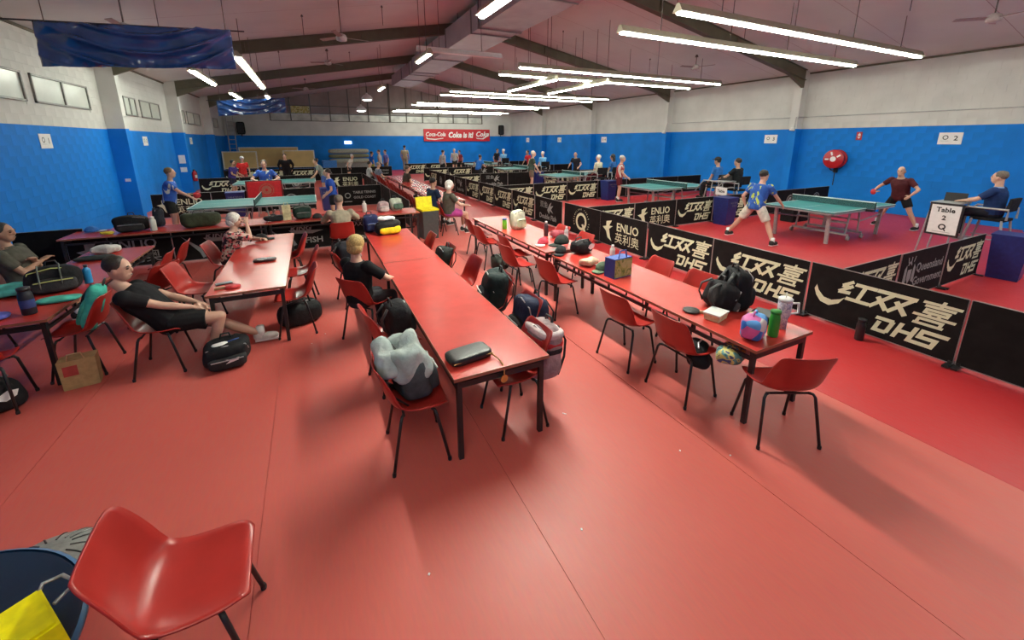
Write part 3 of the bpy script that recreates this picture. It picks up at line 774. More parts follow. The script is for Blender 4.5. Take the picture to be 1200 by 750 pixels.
# ------------------------------------------------------------------ blue bins, grey bin
m_bin = mat('navy_plastic', (.012, .022, .14), .4, var=.15)
def towel_bin(x, y, label):
    t = thing('towel_bin', label, 'bin', (x, y, 0), .1, 'navy towel bins')
    b = MB().box((0, 0, .37), (.40, .36, .74), taper=1.22).build('body', m_bin, t)
    MB().box((0, 0, .745), (.50, .46, .03)).build('rim', m_bin, t)
    p = Print().text('TABLE TENNIS', 0, .62, .06).text('TOWELS', 0, .54, .05)
    o = p.build('printed_label', m_grey_print, t, loc=(0, -.245, 0))
towel_bin(10.50, 2.25, 'navy plastic bin at the right end of the nearest cross barriers')
towel_bin(10.32, 7.50, 'navy plastic bin before the second cross row of barriers')
towel_bin(10.52, 12.80, 'navy plastic bin before the third cross row of barriers')
towel_bin(10.3, 18.1, 'navy plastic bin before the fourth cross row of barriers')
towel_bin(.45, 15.15, 'navy plastic bin behind the boy in blue at the left court')
towel_bin(-2.2, 15.1, 'navy plastic bin left of the red cloth at the left court')
t = thing('wheelie_bin', 'dark grey bin with bright yellow lids beside the aisle chairs', 'bin', (2.42, 9.60, 0), .1)
MB().box((0, 0, .34), (.36, .42, .68), taper=1.12).build('body', mat('bin_grey', (.05, .055, .055), .5), t)
MB().box((0, -.02, .70), (.42, .42, .04)).box((0, .23, .84), (.40, .04, .26), Matrix.Rotation(-.15, 3, 'X')).build('lid', mat('lid_yellow', (.80, .68, .01), .4), t)
# ------------------------------------------------------------------ people
SKIN = dict(light=(.56, .33, .24), tan=(.44, .25, .17), mid=(.36, .20, .13), dark=(.20, .11, .075))
def V(*a): return Vector(a)
def ik(a, b, l1, l2, pole):
    d = b - a; D = d.length
    if D > (l1 + l2) * .995: b = a + d * ((l1 + l2) * .995 / D); d = b - a; D = d.length
    u = d.normalized(); x = (l1 * l1 - l2 * l2 + D * D) / (2 * D); h = math.sqrt(max(0, l1 * l1 - x * x))
    p = pole - u * pole.dot(u)
    p = p.normalized() if p.length > 1e-5 else V(0, 0, 1)
    return a + u * x + p * h, b
def basis(f, u):
    f = f.normalized(); l = u.cross(f).normalized(); u = f.cross(l)
    return Matrix((f, l, u)).transposed()
def ringtube(mb, rings, n=16):
    # rings: (centre, fwd vec, left vec) ellipses
    o = []; fs = []; k = len(rings)
    for c, f, l in rings:
        for j in range(n):
            a = 2 * PI * j / n; ca, sa = math.cos(a), math.sin(a)
            o.append(c + f * (math.copysign(abs(ca) ** .85, ca)) + l * (math.copysign(abs(sa) ** .85, sa)))
    for i in range(k - 1):
        for j in range(n):
            a, b = i * n + j, i * n + (j + 1) % n; fs.append((a, b, b + n, a + n))
    fs.append(tuple(reversed(range(n)))); fs.append(tuple(range((k - 1) * n, k * n)))
    mb.add(o, fs)
def hand(mb, wrist, d, side, palm, s, curl=.5):
    # d: direction of the fingers, palm: palm normal
    d = d.normalized(); palm = (palm - d * palm.dot(d)).normalized(); w = d.cross(palm)
    c = wrist + d * .05 * s
    mb.ell(c, (.052 * s, .040 * s, .017 * s), basis(d, palm), .75, 10, 6)
    for i, (off, L) in enumerate(((-.030, .065), (-.010, .078), (.010, .074), (.029, .058))):
        b = wrist + d * .085 * s + w * off * s
        p1 = b + (d * .5 + palm * .18 * curl) * L * s
        p2 = p1 + (d * .42 + palm * .55 * curl) * L * s
        mb.tube([b - d * .02 * s, b, p1, p2], [.0095 * s, .0095 * s, .0088 * s, .0075 * s], 8, round_=True)
    tb = wrist + d * .035 * s + w * side * -.035 * s
    mb.tube([tb, tb + (w * side * -.6 + d * .6 + palm * .3) * .035 * s, tb + (w * side * -.55 + d * 1.25 + palm * .7) * .045 * s], [.012 * s, .011 * s, .009 * s], 8, round_=True)
def person(label, loc, deg, h=1.74, sit=False, lean=0, side=0, pz=None, hands=((None,), (None,)), feet=None, poles=None, look=(0, 0),
           skin='light', shirt=(.1, .1, .1), shirt_m=None, bottom=(.02, .02, .02), long_=False, sleeve=.62, hair=(.03, .02, .015), style='short', shoe=(.03, .03, .03), sock=(.7, .7, .7),
           vox=.02, group=None, kneep=None, bare=False, collar=None, girth=1.0, mid=None, kz=.72):
    s = h / 1.75
    t = thing('person', label, 'person', loc, math.radians(deg), group)
    P = V(0, 0, pz if pz is not None else (.55 if sit else .93 * s))
    up = V(math.sin(lean), math.sin(side), math.cos(lean)).normalized(); fw = V(math.cos(lean), 0, -math.sin(lean)); lf = up.cross(fw).normalized(); fw = lf.cross(up)
    neck = P + up * .50 * s
    hu = (up * .35 + V(0, 0, 1)).normalized()
    hc = neck + hu * .19 * s + fw * .03 * s
    yaw, pit = look
    fdir = (Matrix.Rotation(yaw, 3, 'Z') @ V(math.cos(pit), 0, math.sin(pit))); HB = basis(fdir, hu)
    sh = {q: P + up * .435 * s + lf * q * .18 * s * girth for q in (1, -1)}
    hip = {q: P + lf * q * .09 * s for q in (1, -1)}
    EL, WR, KN, AN = {}, {}, {}, {}
    for i, q in enumerate((1, -1)):
        ht = hands[i][0]
        if ht is None: ht = (.34, q * .15, .66) if sit else (.06, q * .27, .86 * s)
        pl = hands[i][1] if len(hands[i]) > 1 else (-.6, q * .7, -.6)
        EL[q], WR[q] = ik(sh[q], V(*ht), .29 * s, .25 * s, V(*pl))
        ft = feet[i] if feet else ((.44, q * .13, 0) if sit else (0, q * .12, 0))
        kp = kneep[i] if kneep else ((.3, 0, 1) if sit else (1, q * .15, 0))
        KN[q], AN[q] = ik(hip[q], V(ft[0], ft[1], ft[2] + .085 * s), .43 * s, .42 * s, V(*kp))
    g = girth
    TR = [(-.10, .10, .125), (-.04, .118, .16), (.03, .12, .165), (.14, .112, .15), (.24, .118, .158), (.34, .122, .175), (.41, .105, .178), (.455, .085, .14), (.49, .062, .075), (.53, .055, .056), (.62, .052, .052)]
    def torso(mb, a, b, ex):
        ringtube(mb, [(P + up * o * s, fw * (d * g + ex) * s, lf * (w * (1 + (g - 1) * .6) + ex) * s) for o, d, w in TR if a <= o <= b])
    body = MB()
    torso(body, -1, 1, 0)
    R = lambda *r: [x * s for x in r]
    body.ell(hc, R(.095, .074, .118), HB, .95); body.ell(hc + HB @ V(.028, 0, -.065) * s, R(.062, .055, .06), HB)
    body.ell(hc + HB @ V(.098, 0, -.012) * s, R(.018, .013, .026), HB); body.ell(hc + HB @ V(.084, 0, .025) * s, R(.016, .05, .012), HB)
    body.ell(hc + HB @ V(.088, 0, -.062) * s, R(.012, .024, .012), HB)
    for q in (1, -1):
        body.ell(hc + HB @ V(-.005, q * .076, -.01) * s, R(.02, .012, .032), HB)
        body.tube([sh[q], sh[q].lerp(EL[q], .5), EL[q]], R(.052, .046, .038), 10, round_=True)
        body.tube([EL[q], EL[q].lerp(WR[q], .35), WR[q]], R(.038, .039, .025), 10, round_=True)
        d = (WR[q] - EL[q]).normalized()
        pn = V(0, -q, -.5) if not sit else V(0, -q * .3, -1)
        hd = d
        if len(hands[i]) > 2: pass
        hand(body, WR[q], hd, q, pn, s * .98, .7)
        body.tube([hip[q], hip[q].lerp(KN[q], .5), KN[q]], R(.088, .078, .056), 12, round_=True)
        body.tube([KN[q], KN[q].lerp(AN[q], .35), AN[q]], R(.055, .056, .034), 12, round_=True)
        body.ell(AN[q] + V(.05, 0, -.03) * s, R(.10, .042, .04))
    ms = mat('skin_' + skin, SKIN[skin], .5, var=.06, scale=9)
    put(remesh(body, 'body', ms, vox), 'body', t)
    # clothing
    def cm(c, nm): return mat('cloth_%s_%02x%02x%02x' % (nm, int(c[0] * 255), int(c[1] * 255), int(c[2] * 255)), c, .8, var=.15, scale=14, bump=.5, bscale=9, spec=.2)
    S = MB(); torso(S, -.12 if not sit else -.06, .50, .02)
    for q in (1, -1):
        e = sh[q].lerp(EL[q], sleeve) if sleeve < 1 else EL[q]
        S.tube([sh[q] - lf * q * .05 * s + up * .004, sh[q] + up * .004, sh[q].lerp(e, .5), e], R(.062, .076, .069, .066), 12, round_=False); S.ell(sh[q] + up * .006, R(.078, .078, .076))
        if sleeve >= 1: S.tube([EL[q], EL[q].lerp(WR[q], sleeve - 1 if sleeve < 2 else .95)], R(.056, .046), 10, round_=True)
    sm = shirt_m or cm(shirt, 'shirt')
    put(remesh(S, 'shirt', sm, vox * 1.1, 2), 'shirt', t)
    if collar:
        c = MB(); ringtube(c, [(P + up * .475 * s, fw * .078 * s, lf * .088 * s), (P + up * .51 * s, fw * .068 * s, lf * .07 * s)]); c.build('collar', cm(collar, 'collar'), t, True)
    B = MB(); ringtube(B, [(P + up * o * s, fw * (d * g + .02) * s, lf * (w * (1 + (g - 1) * .6) + .018) * s) for o, d, w in TR if o <= .12])
    for q in (1, -1):
        if long_:
            B.tube([hip[q], hip[q].lerp(KN[q], .5), KN[q]], R(.102, .094, .075), 12, round_=True); B.tube([KN[q], KN[q].lerp(AN[q], .9)], R(.075, .058), 12, round_=True)
        else:
            B.tube([hip[q], hip[q].lerp(KN[q], .4), hip[q].lerp(KN[q], kz)], R(.104, .104, .098), 12, round_=False)
    put(remesh(B, 'trousers' if long_ else 'shorts', cm(bottom, 'bottom'), vox * 1.1, 2), 'trousers' if long_ else 'shorts', t)
    for q in (1, -1):
        a = AN[q]; fz = a.z - .085 * s
        if not bare:
            sk = MB().tube([a + V(0, 0, .10 * s), a + V(0, 0, -.03 * s)], R(.043, .044), 10); sk.build('sock', cm(sock, 'sock'), t, True)
        so = MB().ell((a.x + .055 * s, a.y, fz + .048 * s), R(.128, .046, .046), None, .85, 14, 8).ell((a.x - .02 * s, a.y, fz + .065 * s), R(.062, .048, .06), None, .8, 12, 7)
        o = so.build('shoe', cm(shoe, 'shoe'), t, True)
        MB().box((a.x + .055 * s, a.y, fz + .012 * s), (.235 * s, .078 * s, .018 * s)).build('sole', m_wht, o)
    # hair
    Hm = mat('hair_%02x%02x%02x' % tuple(int(c * 255) for c in hair), hair, .55, var=.3, scale=60, bump=.35, bscale=120)
    Hr = MB()
    if style == 'short':
        Hr.ell(hc + HB @ V(-.028, 0, .046) * s, R(.093, .084, .088), HB, .92, 30, 20, .008 * s, 26, 3)
    elif style == 'bob':
        Hr.ell(hc + HB @ V(-.022, 0, .028) * s, R(.108, .098, .108), HB, .95, 22, 14, .006 * s, 9, 3); Hr.ell(hc + HB @ V(-.045, 0, -.040) * s, R(.080, .096, .080), HB, .9, 20, 12, .006 * s, 10, 5)
    elif style == 'bald':
        for q in (1, -1): Hr.ell(hc + HB @ V(-.045, q * .03, -.02) * s, R(.058, .05, .05), HB, .9, 12, 8)
    elif style == 'long':
        Hr.ell(hc + HB @ V(-.02, 0, .026) * s, R(.10, .088, .108), HB, .9, 16, 10, .01 * s, 14, 3); Hr.ell(hc + HB @ V(-.07, 0, -.11) * s, R(.055, .08, .14), HB, .85, 14, 9, .01 * s, 16, 5)
    elif style == 'cap':
        Hr.ell(hc + HB @ V(-.02, 0, .012) * s, R(.09, .080, .09), HB, .95)
        cp = MB().ell(hc + HB @ V(-.008, 0, .055) * s, R(.106, .092, .085), HB, .9).ell(hc + HB @ V(.12, 0, .055) * s, R(.075, .07, .012), HB, .9); cp.build('cap', cm(mid or (.03, .03, .03), 'cap'), t, True)
    Hr.build('hair', Hm, t, True)
    if vox < .014:
        E_ = MB()
        for q in (1, -1): E_.ell(hc + HB @ V(.083, q * .032, .006) * s, R(.012, .014, .008), HB, 1, 10, 6)
        E_.build('eyes', mat('eye_dark', (.03, .02, .018), .2), t, True)
        Bw = MB()
        for q in (1, -1): Bw.ell(hc + HB @ V(.090, q * .034, .030) * s, R(.008, .022, .006), HB, 1, 10, 6)
        Bw.ell(hc + HB @ V(.096, 0, -.060) * s, R(.007, .022, .004), HB, 1, 10, 6)
        Bw.build('brows_and_mouth', mat('brow_%02x' % int(hair[0] * 255), tuple(c * .8 + .02 for c in hair), .6), t, True)
    return t, dict(hc=hc, WR=WR, EL=EL, P=P)
def paddle(label, loc, rot, group='table tennis bats', red=True):
    t = thing('table_tennis_bat', label, 'bat', loc, 0, group); t.rotation_euler = rot
    MB().lathe([(.001, -.007), (.075, -.007), (.078, 0), (.075, .007), (.001, .007)], n=20).build('blade', mat('rubber_red', (.50, .02, .025), .5) if red else mat('rubber_black', (.03, .03, .03), .5), t, True)
    MB().box((-.12, 0, 0), (.10, .026, .022)).build('handle', mat('bat_wood', (.40, .25, .13), .5), t)
    return t
BLUEJ = pattern('jersey_blue_flame', [(.45, .50, .06), (.012, .07, .32), (.02, .10, .42), (.45, .50, .06)], 4.2, 'noise', .8, (1, 1, .45))
BLUEJ2 = pattern('jersey_blue_white', [(.6, .62, .30), (.02, .08, .40), (.02, .10, .45), (.6, .62, .50)], 4, 'noise', .8, (1, 1, .4))
FLOWER = pattern('blouse_print', [(.03, .02, .02), (.55, .36, .30), (.02, .015, .02), (.60, .10, .12), (.62, .50, .42)], 34, 'voronoi', .8)
MAROON = pattern('jersey_maroon', [(.6, .55, .5), (.20, .012, .02), (.26, .015, .022), (.6, .55, .5)], 3.5, 'noise', .8, (1, 1, .3))
NR = .0085
# near, seated people
person('man in black shirt and shorts slouched on a chair, legs stretched out', (-1.46, 5.05, 0), 0, 1.74, True, -.66, 0, .50, (((.22, .05, .64), (-.5, .8, -.3)), ((.24, -.03, .60), (-.4, -.9, -.3))),
       ((.76, .18, 0), (.30, -.02, 0)), look=(-.15, -.05), skin='light', shirt=(.008, .008, .010), bottom=(.010, .010, .011), hair=(.02, .014, .010), shoe=(.65, .65, .62), vox=NR, kneep=((.2, .1, 1), (.3, -.1, 1)))
person('blonde person in a black t-shirt seated with back to the viewer', (.36, 4.74, 0), 38, 1.60, True, -.02, 0, .53, (((.32, .16, .68),), ((.34, -.17, .70), (-.3, -.9, -.2))), look=(.2, -.1),
       skin='light', shirt=(.010, .010, .011), bottom=(.02, .02, .025), long_=True, hair=(.42, .29, .10), style='bob', vox=NR, sleeve=.75)
person('white haired woman in a patterned blouse resting chin on hand', (-1.26, 7.35, 0), -6, 1.56, True, .22, 0, .53, (((.42, .12, .78), (-.2, .9, -.5)), ((.30, -.06, 1.06), (.5, -.6, -1))), look=(-.1, -.1),
       skin='light', shirt_m=FLOWER, bottom=(.03, .03, .04), long_=True, hair=(.62, .60, .54), style='bob', vox=NR, sleeve=1.0)
person('man in a khaki shirt with grey hair seen from behind', (.42, 8.40, 0), 90, 1.64, True, .12, 0, .53, (((.40, .2, .74), (-.3, .9, -.5)), ((.42, -.22, .76), (-.3, -.9, -.4))), skin='light', shirt=(.30, .26, .19), bottom=(.04, .04, .05), long_=True,
       hair=(.16, .13, .10), vox=.012, girth=1.1, sleeve=.9, collar=(.34, .30, .22))
person('man in a grey green polo with crossed arms at the left edge', (-3.40, 7.15, 0), 0, 1.72, True, -.22, 0, .53, (((.13, -.05, .84), (-.2, .9, -.7)), ((.15, .05, .80), (-.2, -.9, -.7))), look=(-.1, 0), skin='mid', shirt=(.075, .075, .060), bottom=(.03, .03, .03), hair=(.012, .010, .009), vox=NR, girth=1.12, sleeve=.7, collar=(.08, .08, .065))
# near right court
_, J = person('player in a blue and yellow jersey and cream shorts seen from behind', (8.95, 5.75, 0), 0, 1.74, False, .24, 0, .86, (((.10, .32, .82), (-.8, .5, .1)), ((.50, -.30, .86), (-.5, -.8, -.5))), ((-.08, .60, 0), (.08, -.44, 0)), look=(-.2, -.05),
       skin='light', shirt_m=BLUEJ, bottom=(.56, .53, .46), hair=(.015, .012, .010), shoe=(.04, .04, .04), vox=.0115, girth=1.1, kz=.85)
person('bald player in a maroon shirt and black shorts', (13.95, 5.10, 0), 172, 1.74, False, .30, 0, .86, (((.30, .36, .92), (-.6, .8, -.3)), ((.36, -.42, .98), (-.6, -.8, -.3))), ((-.10, .42, 0), (-.02, -.44, 0)), look=(.15, 0), skin='light', shirt=(.075, .016, .020), bottom=(.010, .010, .012),
       hair=(.45, .36, .30), style='bald', shoe=(.03, .03, .03), vox=.0115, girth=1.15)
paddle('red bat held by the bald player', (13.50, 5.52, .95), (PI / 2, .2, 1.2))
def umpire_chair(x, y, rz, label):
    t = thing('umpire_chair', label, 'chair', (x, y, 0), rz, 'raised umpire chairs')
    MB().box((0, 0, .78), (.46, .48, .05)).build('seat', m_dark, t); MB().box((-.24, 0, 1.08), (.04, .50, .26), Matrix.Rotation(-.12, 3, 'Y')).build('backrest', m_dark, t)
    for sx in (-1, 1):
        for sy in (-1, 1): MB().tube([(sx * .2, sy * .23, .78), (sx * .30, sy * .30, 0)], .02, 8).build('leg', m_steel, t)
    for sy in (-1, 1):
        MB().tube([(-.26, sy * .26, .80), (-.26, sy * .27, 1.0), (.30, sy * .27, 1.0), (.62, sy * .27, .60)], .02, 8).build('armrest', m_steel, t)
        MB().tube([(.30, sy * .27, .40), (-.24, sy * .29, .40)], .014, 6).build('rail', m_steel, t)
    MB().box((.30, 0, .32), (.22, .5, .03)).build('footrest', m_steel, t)
    return t
def score_desk(x, y, rz, label, sign=True):
    t = thing('umpire_desk', label, 'desk', (x, y, 0), rz, 'umpire desks')
    MB().box((0, 0, 1.05), (.42, .62, .03)).build('desktop', m_steel, t)
    f = MB()
    for sy in (-1, 1):
        f.tube([(.18, sy * .28, 1.04), (.28, sy * .28, 0)], .016, 6); f.tube([(-.18, sy * .28, 1.04), (-.18, sy * .28, .0)], .016, 6); f.tube([(.18, sy * .28, .86), (-.18, sy * .28, .86)], .014, 6)
    for q in (.18, -.18): f.tube([(q, -.28, .86), (q, .28, .86)], .014, 6)
    f.build('frame', m_steel, t)
    return t
ucol = mat('score_black', (.012, .012, .013), .5)
def score_flip(x, y, z, rz, txt, label):
    t = thing('score_flipper', label, 'scoreboard', (x, y, z), rz, 'flip scoreboards')
    MB().add([(-.16, -.09, 0), (.16, -.09, 0), (.16, .09, 0), (-.16, .09, 0), (-.16, 0, .17), (.16, 0, .17)], [(3, 2, 1, 0), (0, 1, 5, 4), (2, 3, 4, 5), (0, 4, 3), (1, 2, 5)]).build('stand', ucol, t)
    p = Print().text(txt, 0, .085, .12, 0, .006)
    o = p.build('numerals', mat('score_yellow', (.75, .70, .35), .5), t, loc=(0, -.056, 0)); o.rotation_euler.x = -.49
umpire_chair(12.05, 2.95, PI / 2, 'raised grey umpire chair under the man in navy, near court')
person('umpire in a navy polo seated at the near court desk', (12.05, 2.95, 0), 90, 1.74, True, .02, 0, .90, (((.42, .20, 1.10), (-.3, .9, -.5)), ((.44, -.12, 1.10), (-.3, -.9, -.5))), ((.44, .12, .36), (.46, -.12, .36)), look=(.1, .02), skin='light', shirt=(.014, .035, .12), bottom=(.02, .02, .03), long_=True,
       hair=(.14, .11, .085), vox=.012, collar=(.25, .40, .70), girth=1.08, sleeve=.75)
score_desk(11.75, 3.48, PI / 2, 'tall grey umpire desk at the near court')
score_flip(11.95, 3.48, 1.066, -PI / 2 + .2, '11', 'black flip scoreboard with pale numerals on the near umpire desk')
t = thing('table_sign', 'white sign in a black frame hung on the near umpire desk', 'sign', (11.42, 3.42, 1.0), -PI / 2 - .1)
t.rotation_euler.y = 0
MB().box((0, 0, -.27), (.52, .02, .66)).build('frame', m_black, t); MB().box((0, -.011, -.27), (.45, .006, .58)).build('sheet', m_paper, t)
pp = Print().text('Table', 0, -.08, .13, 0, .004).text('2', 0, -.24, .13, 0, .004).ring(0, -.42, .035, .06, n=20).shape([(.01, -.44), (.03, -.43), (.07, -.50), (.05, -.505)]).shape([(-.14, -.52), (.14, -.52), (.14, -.525), (-.14, -.525)])
pp.build('lettering', m_black, t, loc=(0, -.016, 0))
# second court
umpire_chair(12.0, 8.42, PI / 2, 'raised umpire chair under the man in black, second court')
person('umpire in a black t-shirt seated at the second court', (12.0, 8.42, 0), 95, 1.74, True, .05, 0, .95, (((.42, .20, 1.12), (-.3, .9, -.5)), ((.34, -.25, 1.05), (-.6, -.9, -.2))), ((.44, .12, .36), (.46, -.12, .36)), skin='tan', shirt=(.010, .012, .014), bottom=(.02, .02, .02), long_=True, hair=(.012, .010, .009), vox=.016)
person('person in a blue shirt and dark cap behind the second court umpire', (12.1, 9.2, 0), 100, 1.74, True, .05, 0, .95, feet=((.44, .12, .36), (.46, -.12, .36)), skin='tan', shirt=(.03, .15, .45), bottom=(.02, .02, .02), long_=True, hair=(.012, .010, .009), style='cap', vox=.016)
umpire_chair(12.1, 9.2, PI / 2, 'raised umpire chair under the person in blue and cap')
score_desk(11.55, 8.55, PI / 2, 'white edged umpire desk at the second court')
score_flip(11.75, 8.6, 1.066, -PI / 2 + .3, '2 1', 'black flip scoreboard with yellow numerals at the second court')
t = thing('table_sign', 'small white sign below the second court umpire desk', 'sign', (11.22, 8.35, .78), -PI / 2 - .1)
MB().box((0, 0, 0), (.4, .02, .24)).build('sheet', m_paper, t); Print().text('Table', 0, 0, .12, 0, .004).build('lettering', m_black, t, loc=(0, -.012, 0))
FV = .021
person('player in a red and white jersey with maroon shorts, second court', (10.55, 12.25, 0), -35, 1.76, False, .12, hands=(((.20, .30, .95), (-.6, .8, -.3)), ((.28, -.30, .95),)), skin='light', shirt_m=MAROON, bottom=(.10, .012, .02), hair=(.40, .38, .35), vox=.016, girth=1.05)
# third court
umpire_chair(10.75, 13.75, PI / 2, 'raised umpire chair under the white haired umpire, third court'); umpire_chair(11.5, 13.75, PI / 2, 'raised umpire chair under the dark haired umpire, third court')
person('white haired umpire in a pale shirt at the third court', (10.75, 13.75, 0), 110, 1.72, True, .05, 0, .92, feet=((.44, .12, .36), (.46, -.12, .36)), skin='light', shirt=(.50, .48, .36), bottom=(.12, .02, .03), long_=True, hair=(.68, .66, .62), vox=FV)
person('dark haired umpire in a blue shirt at the third court', (11.5, 13.75, 0), 120, 1.72, True, .05, 0, .94, feet=((.44, .12, .36), (.46, -.12, .36)), skin='tan', shirt=(.03, .12, .35), bottom=(.02, .02, .03), long_=True, hair=(.014, .010, .008), style='long', vox=FV)
score_desk(10.35, 13.9, PI / 2, 'white edged umpire desk at the third court')
person('white haired player in a grey green shirt and brown shorts, third court', (9.05, 16.5, 0), -25, 1.86, False, .12, hands=(((.20, .30, .95),), ((.34, -.26, .95),)), skin='light', shirt=(.055, .085, .065), bottom=(.16, .12, .09), hair=(.66, .60, .50), vox=FV)
person('player in a dark shirt behind the third court table', (12.6, 18.0, 0), 205, 1.74, False, .25, hands=(((.30, .30, .95),), ((.34, -.28, .95),)), skin='light', shirt=(.018, .020, .03), bottom=(.02, .02, .02), hair=(.40, .36, .32), style='bald', vox=FV)
umpire_chair(11.2, 19.1, PI / 2, 'raised umpire chair under the umpire in light blue')
person('white haired umpire in a light blue shirt, fourth court', (11.2, 19.1, 0), 100, 1.72, True, .05, 0, .93, feet=((.44, .12, .36), (.46, -.12, .36)), skin='light', shirt=(.16, .42, .70), bottom=(.02, .02, .03), long_=True, hair=(.68, .66, .62), vox=FV)
person('player in a red shirt at the fourth court', (12.5, 23.0, 0), 190, 1.74, False, .3, hands=(((.36, .28, .85),), ((.36, -.25, .85),)), skin='tan', shirt=(.50, .02, .03), bottom=(.02, .02, .02), hair=(.015, .012, .010), vox=FV)
person('player in a blue shirt reaching to the left, fourth court', (7.9, 20.2, 0), 30, 1.62, False, .35, hands=(((.30, .55, 1.0), (0, .9, .2)), ((.36, -.2, .95),)), skin='tan', shirt=(.02, .12, .42), bottom=(.02, .02, .02), hair=(.015, .012, .010), vox=FV)
person('person in black bending beside the fifth court umpire', (12.4, 28.0, 0), -70, 1.74, False, .2, skin='tan', shirt=(.014, .014, .016), bottom=(.25, .05, .05), hair=(.015, .012, .010), vox=FV)
umpire_chair(11.3, 24.3, PI / 2, 'raised umpire chair at the fifth court')
person('white haired umpire in a light blue shirt, fifth court', (11.3, 24.3, 0), 100, 1.72, True, .05, 0, .96, feet=((.44, .12, .36), (.46, -.12, .36)), skin='light', shirt=(.18, .42, .68), bottom=(.02, .02, .03), long_=True, hair=(.68, .66, .62), vox=FV)
person('player in black and white by the far wall, right of the standing bystander', (7.4, 25.0, 0), 20, 1.74, False, .1, skin='light', shirt=(.35, .35, .36), bottom=(.015, .015, .016), hair=(.02, .015, .012), vox=FV)
person('bystander with pale hair and pale shirt below the red sign', (9.4, 28.6, 0), 230, 1.74, False, .1, skin='light', shirt=(.42, .42, .38), bottom=(.02, .02, .02), hair=(.6, .58, .55), vox=FV)
person('bystander with a dark red shirt below the red sign', (9.9, 28.9, 0), 210, 1.62, False, .1, skin='tan', shirt=(.22, .03, .04), bottom=(.02, .02, .02), hair=(.02, .015, .012), vox=FV)
# left courts
_, J = person('boy in a blue jersey and black shorts with a red bat at the left table', (-3.12, 12.3, 0), 0, 1.70, False, .16, hands=(((.30, .22, 1.0), (-.6, .8, -.4)), ((.46, -.14, .98), (-.5, -.8, -.5))), feet=((-.02, .2, 0), (.05, -.2, 0)), skin='light', shirt_m=BLUEJ2, bottom=(.015, .015, .014), hair=(.14, .085, .04), vox=.015)
paddle('red bat held by the boy at the left table', (-2.55, 12.18, 1.02), (PI / 2, .3, .3))
person('boy in a blue shirt with white cuffs at the right end of the left table', (.48, 12.4, 0), 180, 1.57, False, .15, hands=(((.20, .25, .85),), ((.18, -.28, .82),)), skin='light', shirt=(.025, .085, .42), bottom=(.015, .015, .02), hair=(.035, .02, .015), vox=.015, collar=(.6, .6, .6))
umpire_chair(-1.30, 14.95, -PI / 2, 'raised umpire chair behind the red cloth')
person('umpire in a blue and white jersey seated behind the red cloth', (-1.30, 14.95, 0), -90, 1.74, True, .12, 0, .92, (((.36, .25, 1.12), (-.3, .9, -.5)), ((.36, -.25, 1.12), (-.3, -.9, -.5))), ((.44, .12, .36), (.46, -.12, .36)), skin='light', shirt_m=BLUEJ2, bottom=(.02, .02, .03), long_=True, hair=(.10, .08, .06), vox=.015)
person('player in a purple shirt at the farther left court', (-2.95, 20.2, 0), -20, 1.56, False, .2, hands=(((.3, .2, .9),), ((.36, -.2, .9),)), skin='mid', shirt=(.045, .03, .16), bottom=(.02, .02, .03), hair=(.014, .010, .008), vox=FV)
person('person in a red shirt and white cap behind the purple player', (-2.85, 22.6, 0), -60, 1.62, False, .15, skin='light', shirt=(.60, .03, .03), bottom=(.3, .05, .05), hair=(.05, .03, .02), style='cap', mid=(.6, .58, .55), vox=FV)
person('person in black hunched before the tan boards', (-1.15, 24.4, 0), -90, 1.70, False, .35, skin='light', shirt=(.010, .010, .012), bottom=(.010, .010, .012), long_=True, hair=(.012, .010, .009), vox=FV, girth=1.3, sleeve=2)
person('player in a grey green vest bending at the farther left table', (.45, 19.0, 0), 175, 1.66, False, .45, hands=(((.4, .25, .85),), ((.42, -.25, .75),)), skin='tan', shirt=(.16, .20, .18), bottom=(.05, .10, .30), hair=(.014, .010, .008), vox=FV)
person('boy in a blue shirt beside the grey stacked benches', (3.45, 27.0, 0), 20, 1.66, False, .05, skin='tan', shirt=(.02, .10, .45), bottom=(.25, .25, .05), hair=(.014, .010, .008), vox=FV)
person('person in a white and black shirt in the far aisle group', (4.05, 27.6, 0), 160, 1.74, False, .05, skin='light', shirt=(.40, .40, .40), bottom=(.02, .02, .02), hair=(.10, .06, .04), vox=FV)
person('person in a blue and white shirt in the far aisle group', (4.55, 28.3, 0), 200, 1.72, False, .05, skin='light', shirt=(.16, .18, .55), bottom=(.20, .15, .10), hair=(.03, .02, .015), vox=FV)
person('man in a beige shirt standing near the far wall', (6.55, 32.0, 0), 60, 1.96, False, .0, skin='tan', shirt=(.34, .29, .20), bottom=(.30, .27, .22), long_=True, hair=(.014, .010, .008), vox=FV)
person('person in white crouching before the grey benches', (1.9, 25.0, 0), -20, 1.64, False, .5, skin='light', shirt=(.55, .55, .50), bottom=(.02, .02, .02), hair=(.5, .5, .48), vox=FV)
# aisle people
person('dark haired person in navy seated in the aisle', (2.85, 10.75, 0), 20, 1.70, True, .08, skin='tan', shirt=(.010, .02, .05), bottom=(.02, .02, .03), hair=(.010, .008, .008), vox=.016)
person('white haired person in a khaki vest and pink shorts seated in the aisle', (3.0, 9.75, 0), 5, 1.72, True, .05, skin='light', shirt=(.075, .07, .055), bottom=(.42, .06, .26), hair=(.68, .66, .62), style='bob', vox=.014, hands=(((.40, .2, .72),), ((.42, -.2, .72),)), girth=1.1)
person('seated person in dark brown far along the aisle', (3.35, 16.6, 0), 10, 1.72, True, .2, skin='light', shirt=(.05, .04, .03), bottom=(.35, .25, .18), hair=(.10, .08, .06), vox=FV)
person('seated person in a grey top beside the far aisle tables', (2.75, 19.8, 0), 15, 1.70, True, .1, skin='light', shirt=(.16, .17, .22), bottom=(.5, .5, .5), hair=(.25, .22, .2), vox=FV)
